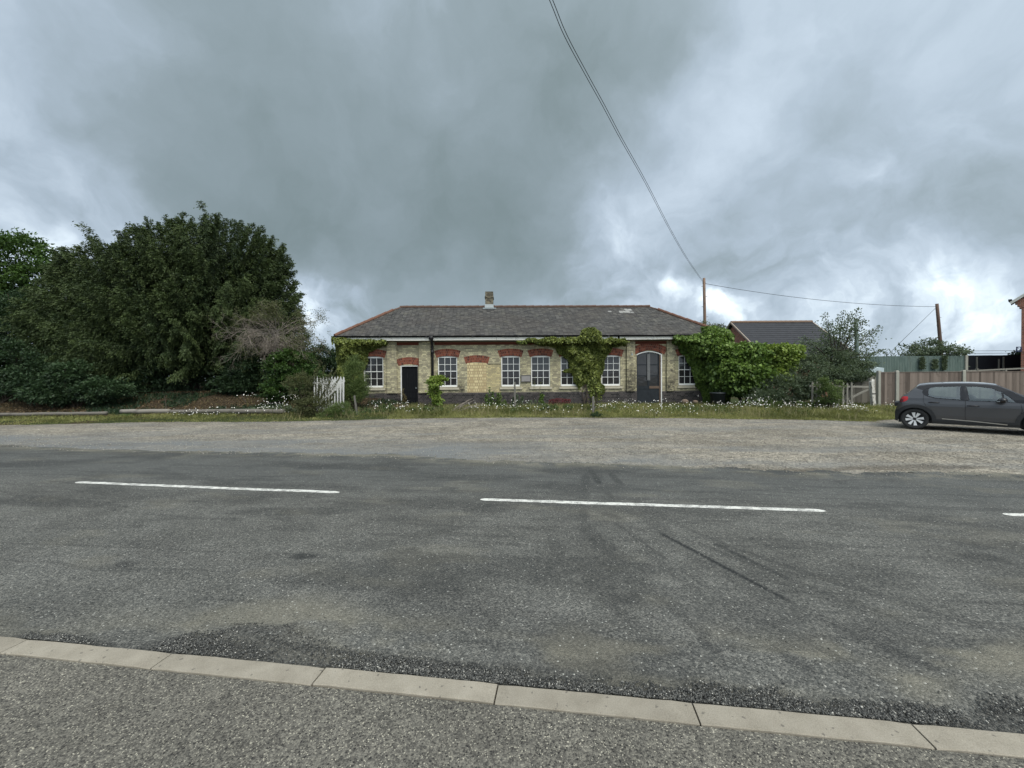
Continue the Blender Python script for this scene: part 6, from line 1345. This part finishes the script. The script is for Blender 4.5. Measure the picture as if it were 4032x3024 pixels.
# daisies
DS = [(1570, 1600, 62, 26, 34, 17.2), (1480, 1590, 30, 20, 14, 17.4), (1640, 1612, 60, 14, 16, 16.8), (1900, 1600, 90, 22, 46, 17.2), (2030, 1595, 80, 22, 34, 17.3), (2130, 1605, 50, 14, 14, 16.8), (2380, 1598, 80, 18, 36, 17.0), (2460, 1580, 60, 14, 26, 17.6), (2560, 1596, 90, 22, 44, 16.8), (2680, 1600, 80, 22, 34, 16.8),
      (2850, 1592, 120, 24, 60, 16.8), (3000, 1590, 90, 30, 150, 16.9), (3060, 1570, 60, 16, 50, 17.4), (3160, 1605, 120, 26, 120, 16.4), (3290, 1610, 100, 24, 110, 16.0), (3380, 1618, 70, 20, 60, 15.8), (3505, 1600, 30, 18, 12, 16.6), (1080, 1596, 70, 22, 60, 17.0), (1130, 1560, 45, 18, 26, 17.6), (760, 1630, 110, 12, 60, 16.75), (930, 1632, 130, 12, 30, 16.75), (1010, 1560, 80, 20, 14, 18.2), (1060, 1430, 60, 40, 10, 19.0), (2230, 1620, 120, 12, 14, 16.2), (2760, 1618, 200, 12, 24, 15.8)]
V = []; F = []; Tn = []; SV = []; b = 0
def daisy(c, r):
    global b
    nrm = np.array([rng.normal()*.45, -.55+rng.normal()*.35, .75]); nrm /= np.linalg.norm(nrm); a = np.cross(nrm, [1, 0, .1]); a /= np.linalg.norm(a); c2 = np.cross(nrm, a); k = 8
    for i in range(k): th = 2*math.pi*i/k; V.append(c+(a*math.cos(th)+c2*math.sin(th))*r); Tn.append(0)
    V.append(c+nrm*r*.25); Tn.append(0); 
    for i in range(k): F.append((b+i, b+(i+1) % k, b+k))
    b += k+1
    for i in range(5): th = 2*math.pi*i/5; V.append(c+(a*math.cos(th)+c2*math.sin(th))*r*.28+nrm*r*.28); Tn.append(1)
    for i in range(1, 4): F.append((b, b+i, b+i+1))
    b += 5
stem = []
for (px, py, wx, wy, nn, Y) in DS:
    for k in range(int(nn*1.25)):
        p = P(px+rng.normal()*wx*.55, py+rng.normal()*wy*.55, Y+rng.uniform(-.3, .5)); gz = float(ground_z(p[0], p[1]))
        if p[2] < gz+.06: p[2] = gz+rng.uniform(.12, .38)
        daisy(p, rng.uniform(.012, .022)); stem.append((p, gz))
od = npmesh('oxeye_daisies', np.array(V), np.array(F), np.array(Tn, float), mat('daisy', lambda n: prin(n, n.mix(attr(n), c4(.80, .80, .78), c4(.55, .38, .04)), .6, .3))); tag(od, 'white oxeye daisies scattered through the verge', 'flowers', None, 'stuff')
Cs = np.array([(p[0], p[1], (p[2]+g)/2) for p, g in stem]); Ls = np.array([p[2]-g for p, g in stem]); leaves(Cs, np.stack([rng.normal(size=len(Cs))*.03, rng.normal(size=len(Cs))*.03, np.ones(len(Cs))], 1), Ls, .008, rng.random(len(Cs))*.6, 'daisy_stems', L_GRASS, od)
# leaf litter under the yew
n = 36000; x = rng.uniform(-27, -2.5, n); y = rng.uniform(16.6, 21.5, n); k = rng.random(n) < .35+.65*fbm(x*1.5, y*2)*sstep(y, 16.6, 17.4); x, y = x[k], y[k]; z = ground_z(x, y)
o = leaves(np.stack([x, y, z+.02+rng.random(len(x))*.03], 1), np.stack([rng.normal(size=len(x)), rng.normal(size=len(x)), rng.normal(size=len(x))*.35], 1), rng.uniform(.05, .10, len(x)), rng.uniform(.03, .05, len(x)), rng.random(len(x))**1.5, 'leaf_litter', leafmat('litter_leaf', (.040, .027, .017), (.21, .155, .085), .1)); tag(o, 'brown fallen leaves on the bank under the yew', 'leaf litter', None, 'stuff')
n = 26000; x = rng.uniform(-21, -2.8, n); y = rng.uniform(17.2, 20.5, n); k = rng.random(n) < sstep(fbm(x*.8+3, y*1.2), .45, .62); x, y = x[k], y[k]; z = ground_z(x, y); h = rng.uniform(.06, .22, len(x))
o = leaves(np.stack([x, y, z+h*.4], 1), np.stack([rng.normal(size=len(x))*.6, rng.normal(size=len(x))*.6, np.ones(len(x))], 1), h, .035, rng.random(len(x))*.7, 'ground_cover', L_DARK); tag(o, 'low dark weeds on the shaded bank', 'ground cover', None, 'stuff')
# gravel stones lying proud
n = 26000; x = rng.uniform(-15, 18, n); lo = edge_y(x)-.35; hi = verge_y(x)+.15; y = lo+rng.random(n)*(hi-lo); k = rng.random(n) < .25+.75*sstep(fbm(x*1.4, y*2.2), .38, .6); x, y = x[k], y[k]
def m_gst(n): return prin(n, n.ramp(attr(n), [(0, (.08, .07, .06)), (.5, (.24, .22, .185)), (.95, (.50, .47, .41))]), .85, .2)
stones('loose_gravel', np.stack([x, y, .008+0*x+.022*(fbm(x*1.1, y*1.1, 4)-.5)+np.where(y < edge_y(x), .02, 0)], 1), rng.uniform(.006, .014, len(x)), .15+.8*rng.random(len(x)), mat('gravel_stone', m_gst), label='loose gravel lying on the forecourt', cat='gravel')
